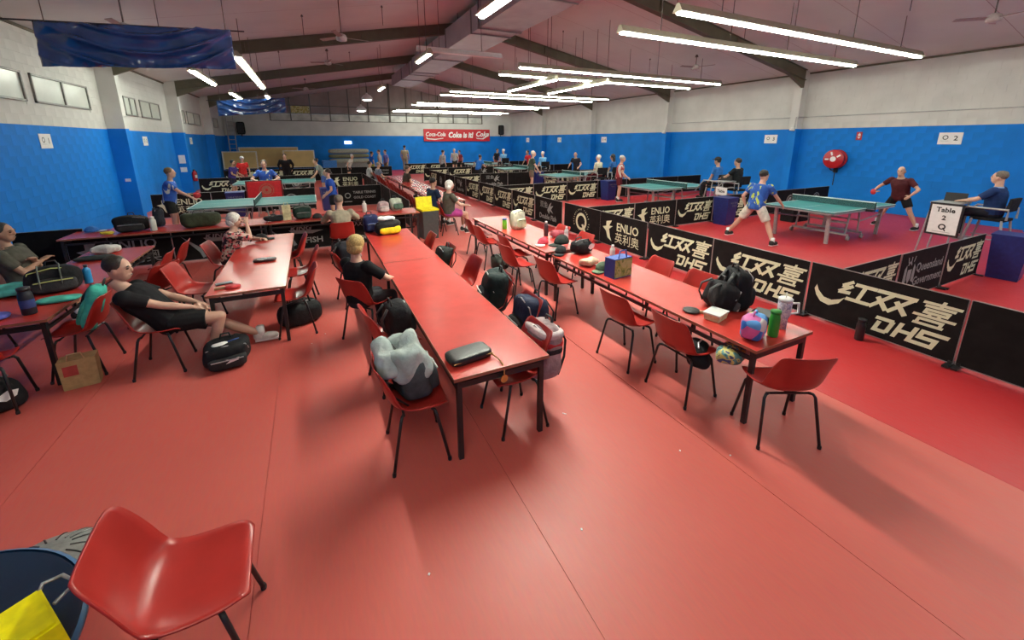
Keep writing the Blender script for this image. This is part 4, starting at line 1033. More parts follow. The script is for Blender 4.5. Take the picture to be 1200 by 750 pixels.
person('seated person in white at the far end of the aisle chairs', (2.5, 20.9, 0), 0, 1.70, True, .1, skin='tan', shirt=(.45, .45, .44), bottom=(.02, .02, .02), hair=(.014, .010, .008), vox=FV)
# ------------------------------------------------------------------ bags, bottles and small things
def fab(c, nm=None): return mat('fabric_%02x%02x%02x' % tuple(int(v * 255) for v in c), c, .75, var=.25, scale=10, bump=.6, bscale=16, spec=.25)
m_strap = mat('strap_black', (.018, .018, .02), .6)
m_zip = mat('zip_grey', (.35, .35, .36), .4, .5)
def euler(rx, ry, rz): return (Matrix.Rotation(rz, 3, 'Z') @ Matrix.Rotation(ry, 3, 'Y') @ Matrix.Rotation(rx, 3, 'X'))
def backpack(label, loc, rz, c1, c2=None, size=(.30, .18, .45), tilt=0, cat='backpack', trim=None, name='backpack', mark=None, roll=0, straps=True):
    w, d, h = size
    t = thing(name, label, cat, loc, rz); t.rotation_euler = (tilt, roll, rz)
    sd = random.random() * 20
    MB().ell((0, 0, h / 2), (w / 2, d / 2, h / 2), None, .55, 28, 18, .035, 5, sd).build('body', fab(c1), t, True)
    f = fab(c2 or tuple(v * 1.4 + .01 for v in c1))
    pk = MB().ell((0, -d / 2 + .005, h * .32), (w * .40, d * .22, h * .25), None, .55, 22, 12, .02, 7, sd + 3).build('front_pocket', f, t, True)
    MB().tube([(-w * .33, -d * .70, h * .50), (0, -d * .74, h * .52), (w * .33, -d * .70, h * .50)], .006, 6).build('zip', trim or m_zip, pk)
    MB().tube([(-w * .46, -d * .2, h * .55), (-w * .40, -d * .35, h * .86), (0, -d * .42, h * .97), (w * .40, -d * .35, h * .86), (w * .46, -d * .2, h * .55)], .006, 6).build('main_zip', trim or m_zip, t)
    if straps:
        for s in (-1, 1): MB().tube([(s * w * .22, d * .42, h * .95), (s * w * .27, d * .75, h * .70), (s * w * .30, d * .72, h * .4), (s * w * .34, d * .42, h * .10)], .022, 8, flat=.35).build('strap', m_strap, t, True)
    MB().tube([(-.05, d * .2, h * .97), (-.035, d * .2, h + .05), (.035, d * .2, h + .05), (.05, d * .2, h * .97)], .009, 6).build('handle', m_strap, t, True)
    if mark:
        p = Print().shape([(-.06, 0), (.05, .02), (.06, .05), (0, .035), (-.06, .05), (-.02, .03)])
        p.build('mark', m_paper, t, loc=(w * .1, -d * .5 - d * .22 + .002, h * .36))
    return t
def duffel(label, loc, rz, c1, size=(.5, .26, .26), c2=None, name='holdall', cat='bag', mark=None, handle=True, tilt=0):
    w, d, h = size
    t = thing(name, label, cat, loc, rz); sd = random.random() * 20; t.rotation_euler = (tilt, 0, rz)
    MB().ell((0, 0, h / 2), (w / 2, d / 2, h / 2), None, .62, 30, 16, .05, 5, sd, -h * .47).build('body', fab(c1), t, True)
    MB().tube([(-w * .4, 0, h * .93), (-w * .15, .01, h * 1.0), (w * .15, -.01, h * 1.0), (w * .4, 0, h * .93)], .007, 6).build('zip', m_zip, t)
    if c2: MB().ell((0, -d * .32, h * .36), (w * .42, d * .24, h * .30), None, .6, 22, 10, .02, 6, sd + 1).build('side_pocket', fab(c2), t, True)
    if handle:
        for s in (-1, 1): MB().tube([(-w * .18, s * d * .36, h * .75), (-w * .13, s * d * .30, h * 1.08), (w * .13, s * d * .28, h * 1.10), (w * .18, s * d * .36, h * .75)], .012, 8, flat=.5).build('handle', m_strap, t, True)
    if mark: Print().shape([(-.07, 0), (-.02, -.03), (.05, -.01), (.07, .04), (.0, .06), (-.05, .04)]).build('mark', m_paper, t, loc=(w * .18, -d * .52, h * .5))
    return t
def bottle(label, loc, h, r, col, cap, name='water_bottle', neck=.45, rough=.3, band=None, handle=None):
    t = thing(name, label, 'bottle', loc)
    cm_ = mat('bottle_%02x%02x%02x' % tuple(int(v * 255) for v in col), col, rough, var=.06)
    MB().lathe([(r * .92, 0), (r, .01), (r, h * .68), (r * .92, h * .76), (r * neck, h * .86), (r * neck, h * .90)], n=18).build('body', cm_, t, True)
    MB().lathe([(r * neck * 1.15, h * .87), (r * neck * 1.18, h * .98), (r * neck * .8, h)], n=14).build('cap', mat('cap_%02x%02x%02x' % tuple(int(v * 255) for v in cap), cap, .4), t, True)
    if band: MB().lathe([(r * 1.01, h * .25), (r * 1.015, h * .3), (r * 1.015, h * .52), (r * 1.01, h * .55)], n=18, cap=False).build('label', mat('band_%02x%02x%02x' % tuple(int(v * 255) for v in band), band, .5), t, True)
    return t
def cap_hat(label, loc, rz, col, brim=None, group=None):
    t = thing('cap', label, 'cap', loc, rz, group)
    MB().ell((0, 0, .02), (.10, .085, .095), None, .95, 18, 12, .006, 14, 2, 0).build('crown', fab(col), t, True)
    MB().ell((.115, 0, .012), (.085, .075, .012), None, .85, 16, 6).build('brim', fab(brim or col), t, True)
    return t
T0 = .691; S0 = .452
# middle tables
t = thing('purse', 'flat black leather purse on the near corner of the middle table', 'purse', (.93, 2.66, T0), .14)
ml = mat('black_leather', (.012, .014, .014), .38, var=.2, bump=.15, bscale=90)
MB().ell((0, 0, .032), (.17, .095, .032), None, .35, 30, 10).build('body', ml, t, True)
MB().tube([(-.165, -.09, .034), (.165, -.09, .034)], .004, 6).build('zip', mat('gold', (.55, .38, .12), .35, .8), t)
MB().tube([(.15, -.085, .03), (.17, -.16, .012), (.16, -.235, .006), (.155, -.262, -.03), (.153, -.264, -.06)], .005, 6).build('tag_chain', mat('gold', (.55, .38, .12), .35, .8), t)
MB().lathe([(.001, -.003), (.03, -.003), (.03, .003), (.001, .003)], (.153, -.266, -.095), 18, Matrix.Rotation(PI / 2, 3, 'X')).build('round_tag', mat('gold', (.55, .38, .12), .35, .8), t)
t = backpack('grey backpack with pale green top slumped on the chair at the near middle table', (.54, 2.74, S0), 1.70, (.050, .062, .068), (.035, .042, .048), (.36, .25, .40), -.22, trim=mat('cord_pale', (.55, .57, .55), .5))
MB().ell((0, .0, .33), (.185, .14, .15), None, .62, 30, 18, .07, 7, 3).build('top_flap', fab((.36, .42, .40)), t, True)
MB().ell((.0, .13, .40), (.15, .07, .10), None, .6, 24, 14, .06, 8, 9).build('hood', fab((.40, .46, .44)), t, True)
cd_ = MB()
for k in range(4): cd_.tube([(-.13, -.135, .10 + .055 * k), (.0, -.165, .125 + .055 * k), (.13, -.135, .10 + .055 * k)], .0045, 5)
cd_.build('lacing', mat('cord_pale', (.55, .57, .55), .5), t)
MB().tube([(.17, .06, .30), (.22, .0, .20), (.20, -.06, .08), (.10, -.13, .03)], .02, 8, flat=.5).build('hip_strap', fab((.22, .24, .24)), t, True)
backpack('black backpack standing on the chair left of the middle table', (.62, 3.78, S0), 1.7, (.012, .012, .014), None, (.32, .22, .34), -.1, trim=m_wht)
backpack('large dark bag on the chair behind the blonde person', (.36, 6.05, S0), 1.6, (.012, .013, .018), None, (.36, .26, .46), -.12)
backpack('black and dark green backpack with white marks on a chair right of the middle table', (1.72, 4.02, S0 - .02), -1.75, (.010, .022, .022), (.014, .014, .016), (.38, .26, .44), -.1, trim=m_wht, mark=1)
backpack('dark blue and black backpack hung between chairs right of the middle table', (1.80, 3.34, .30), -1.6, (.014, .02, .05), (.012, .012, .013), (.40, .28, .50), -.1)
t = backpack('red, white and pink backpack hanging on the chair end of the middle table', (1.64, 2.78, .28), -1.5, (.30, .22, .23), (.45, .25, .28), (.36, .22, .50), -.06, trim=m_wht)
for k, (z_, c_) in enumerate(((.36, (.42, .025, .03)), (.44, (.65, .55, .55)), (.30, (.02, .02, .022)))):
    MB().ell((0, 0, z_), (.186, .117, .038), None, .5, 26, 10).build('colour_band', fab(c_), t, True)
backpack('dark backpack on the chair back at the farther middle table', (1.62, 5.62, S0), -1.5, (.018, .022, .020), None, (.28, .2, .34), -.1, trim=m_wht)
duffel('yellow and black sports bag on the farther middle table', (1.13, 7.3, T0), .12, (.016, .016, .018), (.46, .26, .24), (.78, .62, .02))
tag(MB().ell((1.10, 7.32, T0 + .275), (.15, .08, .04), None, .8, 20, 10, .03, 12, 4).build('towel', fab((.70, .70, .70))), 'crumpled white towel on top of the yellow bag', 'towel')
backpack('navy backpack behind the yellow bag on the farther middle table', (.86, 7.58, T0), .2, (.012, .018, .07), None, (.26, .2, .32))
# right tables
t = backpack('black backpack with white lines lying on the near right table', (3.45, 2.47, T0), 1.15, (.014, .014, .015), (.10, .10, .10), (.34, .24, .28), .25, trim=m_wht, mark=1)
for k in (-.10, .0, .10): MB().tube([(k - .03, -.125, .05), (k, -.15, .13), (k + .03, -.12, .22), (k + .02, -.05, .285)], .008, 6).build('white_line', m_wht, t, True)
backpack('tall black leather backpack on the near right table before the barrier print', (3.62, 2.40, T0), 1.2, (.010, .010, .012), (.02, .02, .022), (.28, .2, .40), 0, trim=m_zip)
t = thing('laptop_sleeve', 'flat black case behind the lunch bag on the near right table', 'case', (3.60, 2.10, T0), .3)
MB().ell((0, 0, .035), (.13, .10, .035), None, .4, 20, 8).build('body', m_dark, t, True); MB().box((0, 0, .071), (.20, .15, .004)).build('lid', mat('lid_dark', (.04, .045, .04), .4), t)
t = paddle('grey bat lying on the near right table beside the food box', (3.16, 2.52, T0 + .012), (0, 0, 2.2), red=False)
t = thing('food_container', 'clear lidded food box with pale food on the near right table', 'food box', (3.23, 2.31, T0), .25)
MB().box((0, 0, .03), (.17, .13, .06), taper=1.12).build('tub', mat('food_pale', (.62, .50, .28), .5, var=.2, scale=25), t); MB().box((0, 0, .066), (.20, .155, .012)).build('lid', m_wht, t)
PATCH = pattern('lunch_patches', [(.03, .16, .55), (.10, .35, .75), (.60, .12, .35), (.70, .62, .62), (.05, .10, .40), (.65, .60, .20)], 11, 'voronoi', .5)
t = thing('lunch_bag', 'small blue, pink and white patterned lunch bag on the right table corner', 'lunch bag', (3.18, 1.92, T0), .35)
MB().ell((0, 0, .10), (.125, .085, .10), None, .5, 28, 16, .012, 9, 2).build('body', PATCH, t, True); MB().tube([(-.12, -.05, .15), (0, -.075, .17), (.12, -.05, .15)], .005, 6).build('zip', m_strap, t)
MB().tube([(-.05, 0, .195), (-.035, 0, .23), (.035, 0, .23), (.05, 0, .195)], .009, 6).build('handle', PATCH, t, True)
bottle('green drink bottle beside the patterned lunch bag', (3.36, 1.86, T0), .235, .04, (.03, .28, .03), (.03, .24, .03), neck=.85)
t = thing('tumbler', 'large white tumbler with handle and purple print on the right table corner', 'tumbler', (3.58, 1.92, T0))
PRT = pattern('tumbler_print', [(.62, .62, .66), (.30, .30, .42), (.66, .66, .68), (.45, .42, .55)], 22, 'noise', .35)
MB().lathe([(.036, 0), (.038, .10), (.052, .13), (.054, .245), (.05, .255)], n=20).build('body', PRT, t, True); MB().lathe([(.054, .25), (.056, .275), (.045, .285)], n=20).build('lid', m_wht, t, True)
MB().tube([(.045, -.02, .23), (.11, -.05, .23), (.115, -.055, .14), (.05, -.02, .13)], .010, 8).build('handle', m_wht, t, True); MB().tube([(0, 0, .28), (0, .0, .33)], .005, 6).build('straw', m_wht, t)
t = thing('gift_bag', 'blue and green shopping bag standing on the right table', 'bag', (3.24, 3.68, T0), .12)
MB().box((0, 0, .12), (.30, .16, .24)).build('body', mat('bag_blue', (.02, .07, .32), .4), t)
MB().box((.0, -.0815, .12), (.29, .004, .22)).build('front_picture', pattern('green_picture', [(.10, .20, .04), (.25, .35, .10), (.35, .42, .20), (.14, .25, .06)], 6, 'noise', .4), t)
MB().tube([(-.07, -.06, .23), (-.05, -.06, .33), (.05, -.06, .33), (.07, -.06, .23)], .008, 6).build('handle', mat('bag_blue', (.02, .07, .32), .4), t, True)
bottle('white bottle beside the blue shopping bag', (3.58, 4.20, T0), .23, .036, (.62, .62, .60), (.7, .7, .7))
tag(MB().ell((3.17, 4.18, T0 + .05), (.13, .09, .05), None, .75, 22, 10, .04, 12, 6).build('cloth_bag', fab((.62, .42, .30))), 'crumpled beige bag left of the blue shopping bag', 'bag')
cap_hat('green cap beside the blue shopping bag', (3.20, 3.93, T0), 3.6, (.07, .10, .06), (.12, .16, .10))
duffel('black bag with a white stripe on the right tables', (3.45, 4.72, T0), .2, (.012, .012, .013), (.36, .24, .20), mark=1)
cap_hat('black cap in front of the black bag on the right tables', (3.16, 4.84, T0), 3.9, (.014, .015, .015))
t = cap_hat('large black cap standing on edge on the right tables', (3.34, 5.10, T0 + .05), 3.4, (.018, .020, .020)); t.scale = (1.25, 1.25, 1.4)
cap_hat('red and white cap on the right tables', (3.20, 5.42, T0), 3.8, (.50, .05, .08), (.60, .60, .58))
bottle('clear water bottle with a white cap on the right tables', (3.66, 5.45, T0), .24, .035, (.50, .50, .52), (.75, .75, .75), band=(.65, .65, .68))
bottle('dark bottle with a white top on the right tables', (3.54, 5.90, T0), .26, .04, (.05, .03, .035), (.72, .72, .72))
tag(MB().ell((3.68, 5.75, T0 + .06), (.12, .10, .06), None, .7, 20, 10, .03, 10, 3).build('towel', fab((.30, .06, .08))), 'dark pink folded towel behind the bottles on the right tables', 'towel')
backpack('white and pale green backpack on the far right table', (3.38, 6.65, T0), .2, (.50, .52, .40), (.42, .46, .30), (.28, .2, .36), trim=m_strap)
bottle('lime green and blue cup beside the white backpack', (3.14, 6.74, T0), .20, .045, (.15, .50, .03), (.05, .10, .30), neck=.8)
duffel('dark bag on the floor under the far right table chairs', (2.95, 6.55, 0), 1.5, (.02, .024, .02), (.5, .3, .24))
duffel('black jacket bundle under the near right table', (3.02, 2.28, .28), .6, (.010, .012, .014), (.26, .2, .24), handle=False)
t = thing('tote_bag', 'coloured tote bag with pale shoes on a chair under the near right table', 'bag', (3.10, 1.98, S0), .3)
MB().ell((-.02, .04, .07), (.14, .10, .07), None, .6, 22, 10, .03, 9, 2).build('body', pattern('tote', [(.03, .10, .12), (.10, .28, .28), (.55, .50, .15), (.05, .08, .2)], 9, 'noise'), t, True)
for s in (-1, 1): MB().ell((.16, -.02 + s * .05, .05), (.11, .04, .045), Matrix.Rotation(.3 * s, 3, 'Z'), .8, 16, 8, .01, 16, s + 2).build('shoe', fab((.60, .54, .42)), t, True)
bottle('small black bottle on the floor by the aisle barriers', (5.62, 2.15, 0), .27, .045, (.015, .015, .016), (.02, .02, .02), neck=.8)
# pale table, left tables
cap_hat('dark cap on the far end of the pale red table', (-.86, 7.72, T0), .3, (.016, .018, .018))
t = thing('bat_case', 'black framed bat case on the middle of the pale red table', 'case', (-.70, 6.32, T0), -.05)
MB().ell((0, 0, .018), (.14, .075, .018), None, .5, 22, 6).build('body', mat('case_dark', (.03, .008, .008), .4), t, True); MB().lathe([(.045, .033), (.055, .036), (.065, .033)], (-.03, 0, 0), 20, cap=False).build('blade', m_wht, t, True)
t = thing('phone', 'dark phone on the near left corner of the pale red table', 'phone', (-1.04, 5.46, T0), .3)
MB().box((0, 0, .006), (.16, .08, .010)).build('body', m_black, t); MB().box((0, 0, .0115), (.145, .07, .001)).build('screen', mat('screen', (.16, .17, .18), .1), t)
paddle('red faced bat on the near left corner of the pale red table', (-.93, 5.28, T0 + .012), (0, 0, .1))
t = backpack('black bag with grey stripes and green edge on the left table', (-2.66, 6.02, T0), .35, (.012, .013, .013), (.03, .03, .032), (.44, .24, .28), -.05, trim=mat('trim_lime', (.45, .50, .16), .5))
for k in (-.10, .06): MB().tube([(k, -.13, .05), (k, -.155, .14), (k, -.12, .24), (k, -.02, .285)], .03, 8, flat=.25).build('stripe', fab((.10, .11, .10)), t, True)
bottle('blue sports bottle beside the striped black bag', (-2.46, 6.20, T0), .22, .036, (.02, .25, .55), (.03, .03, .035))
bottle('large black bottle with a pale base on the left table', (-2.56, 5.28, T0), .27, .052, (.010, .010, .018), (.02, .02, .02), neck=.75, rough=.5, band=(.03, .05, .18))
tag(MB().ell((-2.98, 6.05, T0 + .06), (.20, .14, .06), None, .7, 24, 10, .04, 8, 3).build('jacket', fab((.10, .52, .42))), 'turquoise jacket heaped behind the striped black bag', 'jacket')
tag(MB().ell((-2.48, 5.60, T0 + .022), (.17, .09, .022), None, .6, 24, 8, .01, 8, 6).build('folded_shirt', fab((.08, .45, .36))), 'flat turquoise shirt behind the large black bottle', 'shirt')
tag(MB().ell((-2.80, 5.24, T0 + .03), (.12, .08, .03), None, .7, 20, 8, .03, 12, 2).build('cloth', fab((.10, .12, .45))), 'crumpled blue cloth at the near edge of the left table', 'cloth')
tag(MB().ell((-2.84, 7.86, T0 + .06), (.17, .13, .06), None, .7, 22, 10, .04, 9, 7).build('cloth', fab((.55, .57, .54))), 'white cloth heaped at the far end of the left table', 'cloth')
tag(MB().ell((-2.84, 7.46, T0 + .025), (.22, .12, .025), None, .7, 22, 8, .02, 9, 9).build('folded_jacket', fab((.022, .028, .026))), 'flat dark jacket before the white cloth', 'jacket')
t = backpack('turquoise sports bag with black stripes on the near left chair', (-2.20, 5.34, S0), -1.35, (.06, .44, .35), (.055, .40, .32), (.34, .15, .46), -.32, trim=m_strap, straps=False)
st_ = MB()
for k in (-.13, -.08): st_.tube([(k, -.055, .06), (k * .95, -.10, .16), (k * .9, -.10, .30), (k * .7, -.06, .42)], .011, 6, flat=.5)
st_.build('stripe', m_strap, t, True)
t = thing('paper_bag', 'tan paper bag with red print on the floor by the left table leg', 'bag', (-2.20, 5.00, 0), .2)
MB().box((0, 0, .145), (.25, .15, .29), taper=1.05).build('body', mat('kraft', (.42, .28, .12), .7, var=.12, bump=.2), t); MB().box((-.05, -.0785, .19), (.10, .004, .10), Matrix.Rotation(-.02, 3, 'X')).build('print', mat('print_red', (.42, .05, .04), .6), t)
MB().tube([(-.06, -.07, .28), (-.045, -.09, .36), (.045, -.09, .36), (.06, -.07, .28)], .006, 6).build('handle', mat('kraft_cord', (.5, .38, .2), .7), t, True)
duffel('black holdall with a white patch on the floor at the left edge', (-2.72, 4.72, 0), .9, (.012, .012, .013), (.46, .30, .30), mark=1)
t = backpack('black backpack lying on the floor before the pale red table', (-1.0, 4.86, 0), .15, (.014, .014, .015), (.02, .02, .021), (.42, .34, .25), .0, trim=m_zip, mark=1)
MB().ell((-.05, -.06, .235), (.07, .05, .02), None, .7, 14, 8, .02, 14, 2).build('white_tag', m_paper, t, True)
MB().tube([(.02, -.04, .245), (.10, -.02, .25), (.17, .03, .22)], .011, 6, flat=.5).build('blue_strap', mat('strap_blue', (.03, .07, .30), .6), t, True)
duffel('black bag on the floor under the chair right of the pale red table', (-.33, 5.62, 0), .2, (.010, .010, .011), (.50, .34, .28))
# cross tables
duffel('dark olive holdall on the cross tables', (-2.02, 9.55, T0), .15, (.035, .042, .022), (.62, .32, .28))
backpack('black sports bag on the left of the cross tables', (-3.05, 9.62, T0), .1, (.010, .010, .011), None, (.50, .26, .28))
duffel('small dark bag behind the bottle on the cross tables', (-2.72, 9.85, T0), 1.4, (.014, .018, .028), (.2, .16, .34))
bottle('white bottle on the left of the cross tables', (-2.72, 9.50, T0), .26, .05, (.60, .64, .56), (.65, .65, .62), neck=.6)
cap_hat('blue and white cap on the left end of the cross tables', (-3.68, 9.80, T0), .3, (.04, .18, .55), (.6, .6, .6))
tag(MB().ell((-3.35, 9.42, T0 + .03), (.09, .05, .03), None, .7, 16, 8, .02, 12, 2).build('yellow_cloth', fab((.65, .52, .05))), 'small yellow cloth on the left of the cross tables', 'cloth')
backpack('dark green bag on the cross tables right of the white haired woman', (-.25, 9.62, T0), .1, (.012, .03, .022), None, (.36, .22, .28))
duffel('black bag lying at the middle of the cross tables', (-.80, 9.55, T0), .3, (.012, .012, .013), (.34, .16, .12))
t = thing('tote_bag', 'pale yellow tote beside the dark green bag', 'bag', (-.55, 9.60, T0), .1)
MB().box((0, 0, .15), (.15, .12, .30), taper=1.03).build('body', fab((.55, .52, .30)), t); MB().tube([(-.04, -.05, .29), (-.03, -.05, .37), (.03, -.05, .37), (.04, -.05, .29)], .006, 6).build('handle', fab((.55, .52, .30)), t)
cap_hat('black cap with white front right of the dark green bag', (.02, 9.45, T0), .2, (.02, .02, .02), (.55, .55, .55))
bottle('white squeeze bottle on the cross tables behind the khaki shirt', (1.02, 9.85, T0), .26, .05, (.62, .60, .56), (.66, .66, .62), neck=.4)
backpack('pink and white bag on the right end of the cross tables', (1.42, 9.72, T0), .2, (.50, .36, .36), (.55, .48, .45), (.26, .18, .24))
backpack('white and green bag on the right end of the cross tables', (1.74, 9.75, T0), .3, (.40, .44, .36), (.06, .10, .07), (.30, .18, .30), -.25)
# red cloth on the left umpire table
t = thing('red_banner', 'red cloth with a round emblem hung before the left umpire', 'banner', (-1.32, 14.35, .55))
nx = 16; vs = []
for i in range(nx + 1):
    for j in range(9): vs.append((-.48 + .96 * i / nx, .012 * math.sin(i * .9) * (1 - j / 8), .02 + .56 * j / 8))
o = MB().add(vs, [(i * 9 + j, (i + 1) * 9 + j, (i + 1) * 9 + j + 1, i * 9 + j + 1) for i in range(nx) for j in range(8)]).build('cloth', mat('banner_red', (.55, .012, .018), .6), t, True)
md = o.modifiers.new('s', 'SOLIDIFY'); md.thickness = .008
Print().ring(.05, .30, .17, .19).ring(.05, .30, .04, .14, n=10).ring(.05, .30, .21, .215).build('emblem', mat('banner_print', (.42, .12, .08), .6), t, loc=(0, -.022, 0))
MB().tube([(-.48, 0, .58), (.48, 0, .58)], .01, 6).tube([(-.46, 0, .58), (-.46, 0, -.55)], .012, 6).tube([(.46, 0, .58), (.46, 0, -.55)], .012, 6).build('stand', m_black, t)
# foreground left
t = thing('round_table', 'low round navy table in the bottom left corner', 'table', (-1.60, 1.72, 0))
mtb = mat('navy_laminate', (.004, .016, .042), .25, var=.2, scale=2)
MB().lathe([(.001, .465), (.60, .465), (.625, .48), (.625, .495), (.61, .50), (.001, .50)], n=64).build('tabletop', mtb, t)
MB().lathe([(.620, .47), (.634, .478), (.634, .494), (.620, .503)], n=64, cap=False).build('edge_band', mat('rim_blue', (.05, .16, .32), .4), t, True)
MB().lathe([(.26, 0), (.25, .02), (.05, .05), (.04, .46), (.12, .47)], n=20).build('pedestal', m_black, t, True)
t = thing('yellow_box', 'bright yellow plastic box with grey wire handle on the navy round table', 'box', (-1.17, 1.70, .50), .6)
MB().box((0, 0, .06), (.34, .24, .12), taper=.94).build('body', mat('vivid_yellow', (.82, .72, .0), .35), t)
MB().box((0, 0, .126), (.30, .21, .012)).build('lid', mat('vivid_yellow', (.82, .72, .0), .35), t)
MB().tube([(.14, .10, .10), (.17, .15, .11), (.22, .13, .11), (.24, .06, .10), (.17, .02, .10)], .007, 8).build('wire_handle', m_zip, t, True)
t = thing('ribbed_cushion', 'grey ribbed round cushion behind the navy round table', 'cushion', (-1.38, 2.48, 0))
MB().ell((0, 0, .15), (.22, .18, .15), None, .8, 36, 18).build('cover', mat('cushion_grey', (.20, .20, .19), .4, var=.2, bump=.3, bscale=20), t, True)
rb = MB()
def sg(v, p): return math.copysign(abs(v) ** p, v)
for k in range(16):
    a = k * 2 * PI / 16; pts = []
    for th in (1.3, 1.1, .9, .7, .5, .3, .1):
        pts.append((sg(math.cos(th), .8) * sg(math.cos(a), .8) * .221, sg(math.cos(th), .8) * sg(math.sin(a), .8) * .181, .15 + sg(math.sin(th), .8) * .151))
    rb.tube(pts, .004, 5)
rb.build('rib_seam', m_black, t)
# ------------------------------------------------------------------ fixtures on the walls
def sheet(name, label, cat, loc, rz, w, h, txt, group):
    t = thing(name, label, cat, loc, rz, group)
    MB().box((0, 0, 0), (w, .008, h)).build('sheet', m_paper, t)
    p = Print()
    for (s_, x, z, sz) in txt: p.text(s_, x, z, sz, 0, .004)
    p.shape([(-w * .38, -h * .2), (-w * .02, -h * .2), (-w * .02, -h * .215), (-w * .38, -h * .215)]); p.ring(-w * .2, h * .08, h * .13, h * .19, n=18)
    p.build('lettering', m_black, t, loc=(0, -.0055, 0))
for i, (y, n_) in enumerate(((12.3, '1'), (18.35, '2'), (24.6, '3'))):
    sheet('court_number', 'white court number sheet on the left wall, %s from the viewer' % NTH[i], 'sign', (XL + .01, y, 2.3), PI / 2, .44, .30, [(n_, .11, 0, .16)], 'court number sheets on the left wall')
for i, (y, n_) in enumerate(((5.24, '2'), (10.4, '3'), (20.8, '4'), (25.9, '5'), (30.8, '6'))):
    sheet('court_number', 'white court number sheet on the right wall, %s from the viewer' % NTH[i], 'sign', (XR - .012, y, 2.34), -PI / 2, .50, .33, [(n_, .12, 0, .18)], 'court number sheets on the right wall')
t = thing('fire_hose_reel', 'red fire hose reel on the right wall with white label', 'hose reel', (XR - .02, 7.95, 1.66), -PI / 2)
RX = Matrix.Rotation(PI / 2, 3, 'X'); mr_ = mat('hose_red', (.42, .012, .02), .35)
MB().lathe([(.02, .30), (.30, .30), (.32, .28), (.32, .25), (.26, .24), (.26, .10), (.32, .09), (.32, .05), (.02, .05)], n=30, rot=RX).build('reel', mr_, t, True)
MB().lathe([(.27, .11), (.29, .14), (.29, .20), (.27, .23)], n=30, rot=RX, cap=False).build('hose', m_black, t, True)
MB().lathe([(.001, .302), (.09, .302), (.09, .308), (.001, .308)], n=20, rot=RX).build('hub_label', m_paper, t)
for k in range(3):
    a = .6 + k * 1.3; MB().box((math.cos(a) * .19, -.303, math.sin(a) * .19), (.12, .006, .05), Matrix.Rotation(-a, 3, 'Y')).build('label', m_paper, t)
MB().box((.02, -.06, -.38), (.10, .1, .16)).tube([(0, -.05, -.3), (.05, -.2, -.42), (-.08, -.2, -.36), (-.15, -.12, -.25)], .018, 8).tube([(.0, -.04, -.4), (.0, -.04, -.9)], .015, 6).build('valve', m_black, t)
t = thing('fire_sign', 'small red fire sign on the right wall above the hose reel', 'sign', (XR - .012, 7.45, 2.43), -PI / 2)
MB().box((0, 0, 0), (.16, .01, .26)).build('plate', mr_, t); Print().shape([(-.04, .0), (.04, 0), (.03, .07), (0, .10), (-.03, .06)]).shape([(-.05, -.03), (.05, -.03), (0, -.09)]).build('symbol', m_paper, t, loc=(0, -.006, 0))
t = thing('fire_extinguisher', 'red fire extinguisher on the left pier behind the boy', 'extinguisher', (-4.513, 21.80, .62))
MB().lathe([(.07, 0), (.085, .02), (.085, .34), (.05, .42), (.03, .44)], n=16).build('cylinder', mr_, t, True); MB().box((0, 0, .47), (.05, .12, .05)).build('valve', m_black, t); MB().box((.06, -.05, .2), (.06, .08, .12)).build('label', m_paper, t)
MB().tube([(0, .03, .46), (.06, .12, .40), (.07, .13, .15)], .012, 6).build('hose', m_black, t, True)
for i, (lx, ly, lz, w_, h_) in enumerate(((-4.57, 19.9, 1.55, .02, .34), (-4.57, 20.2, 1.12, .02, .2))):
    tag(MB().box((-4.82, 21.69, lz), (.22, .02, h_)).build('notice', m_paper), ('tall', 'small')[i] + ' white notice above the fire extinguisher on the left pier', 'notice')
tag(MB().box((-4.78, 15.48, 1.2), (.12, .02, .08)).build('wall_switch', m_wht), 'white switch plate on the blue left pier', 'switch')
cond = MB().tube([(XR - .02, -2.5, 3.12), (XR - .02, 9.3, 3.12)], .012, 6).tube([(XR - .02, 9.2, 3.12), (16.19, 9.25, 3.12), (16.18, 9.34, 3.12), (16.18, 9.36, 2.74)], .014, 6).tube([(XR - .02, 9.6, 3.12), (XR - .02, 15.5, 3.12)], .012, 6).tube([(16.18, 15.45, 3.12), (16.18, 15.55, 2.72)], .014, 6)
tag(cond.build('conduit', m_steel), 'thin grey conduit along the white band of the right wall', 'conduit')
for i, (x, y) in enumerate(((16.15, 9.4), (16.15, 15.6))):
    t = thing('security_camera', 'small white camera on the %s right pier' % ('first', 'second')[i], 'camera', (x, y, 2.66), 0, 'wall cameras')
    MB().box((0, 0, .05), (.06, .1, .1)).build('bracket', m_wht, t); MB().tube([(0, -.08, 0), (-.04, .08, .02)], .035, 10).build('body', m_wht, t, True)
for i, (x, y, z, rz) in enumerate(((-4.0, 33.85, 3.15, 0), (15.5, 33.85, 3.2, 0))):
    t = thing('wall_speaker', 'black loudspeaker high on the far wall at the ' + ('left', 'right')[i], 'speaker', (x, y, z), rz, 'far wall speakers')
    MB().ell((0, 0, 0), (.24, .16, .42), None, .35, 20, 12).build('cabinet', m_dark, t, True); MB().box((0, -.165, .0), (.38, .01, .7)).build('grille', m_black, t); MB().tube([(0, .1, -.4), (0, .2, -.55)], .03, 8).build('bracket', m_black, t)
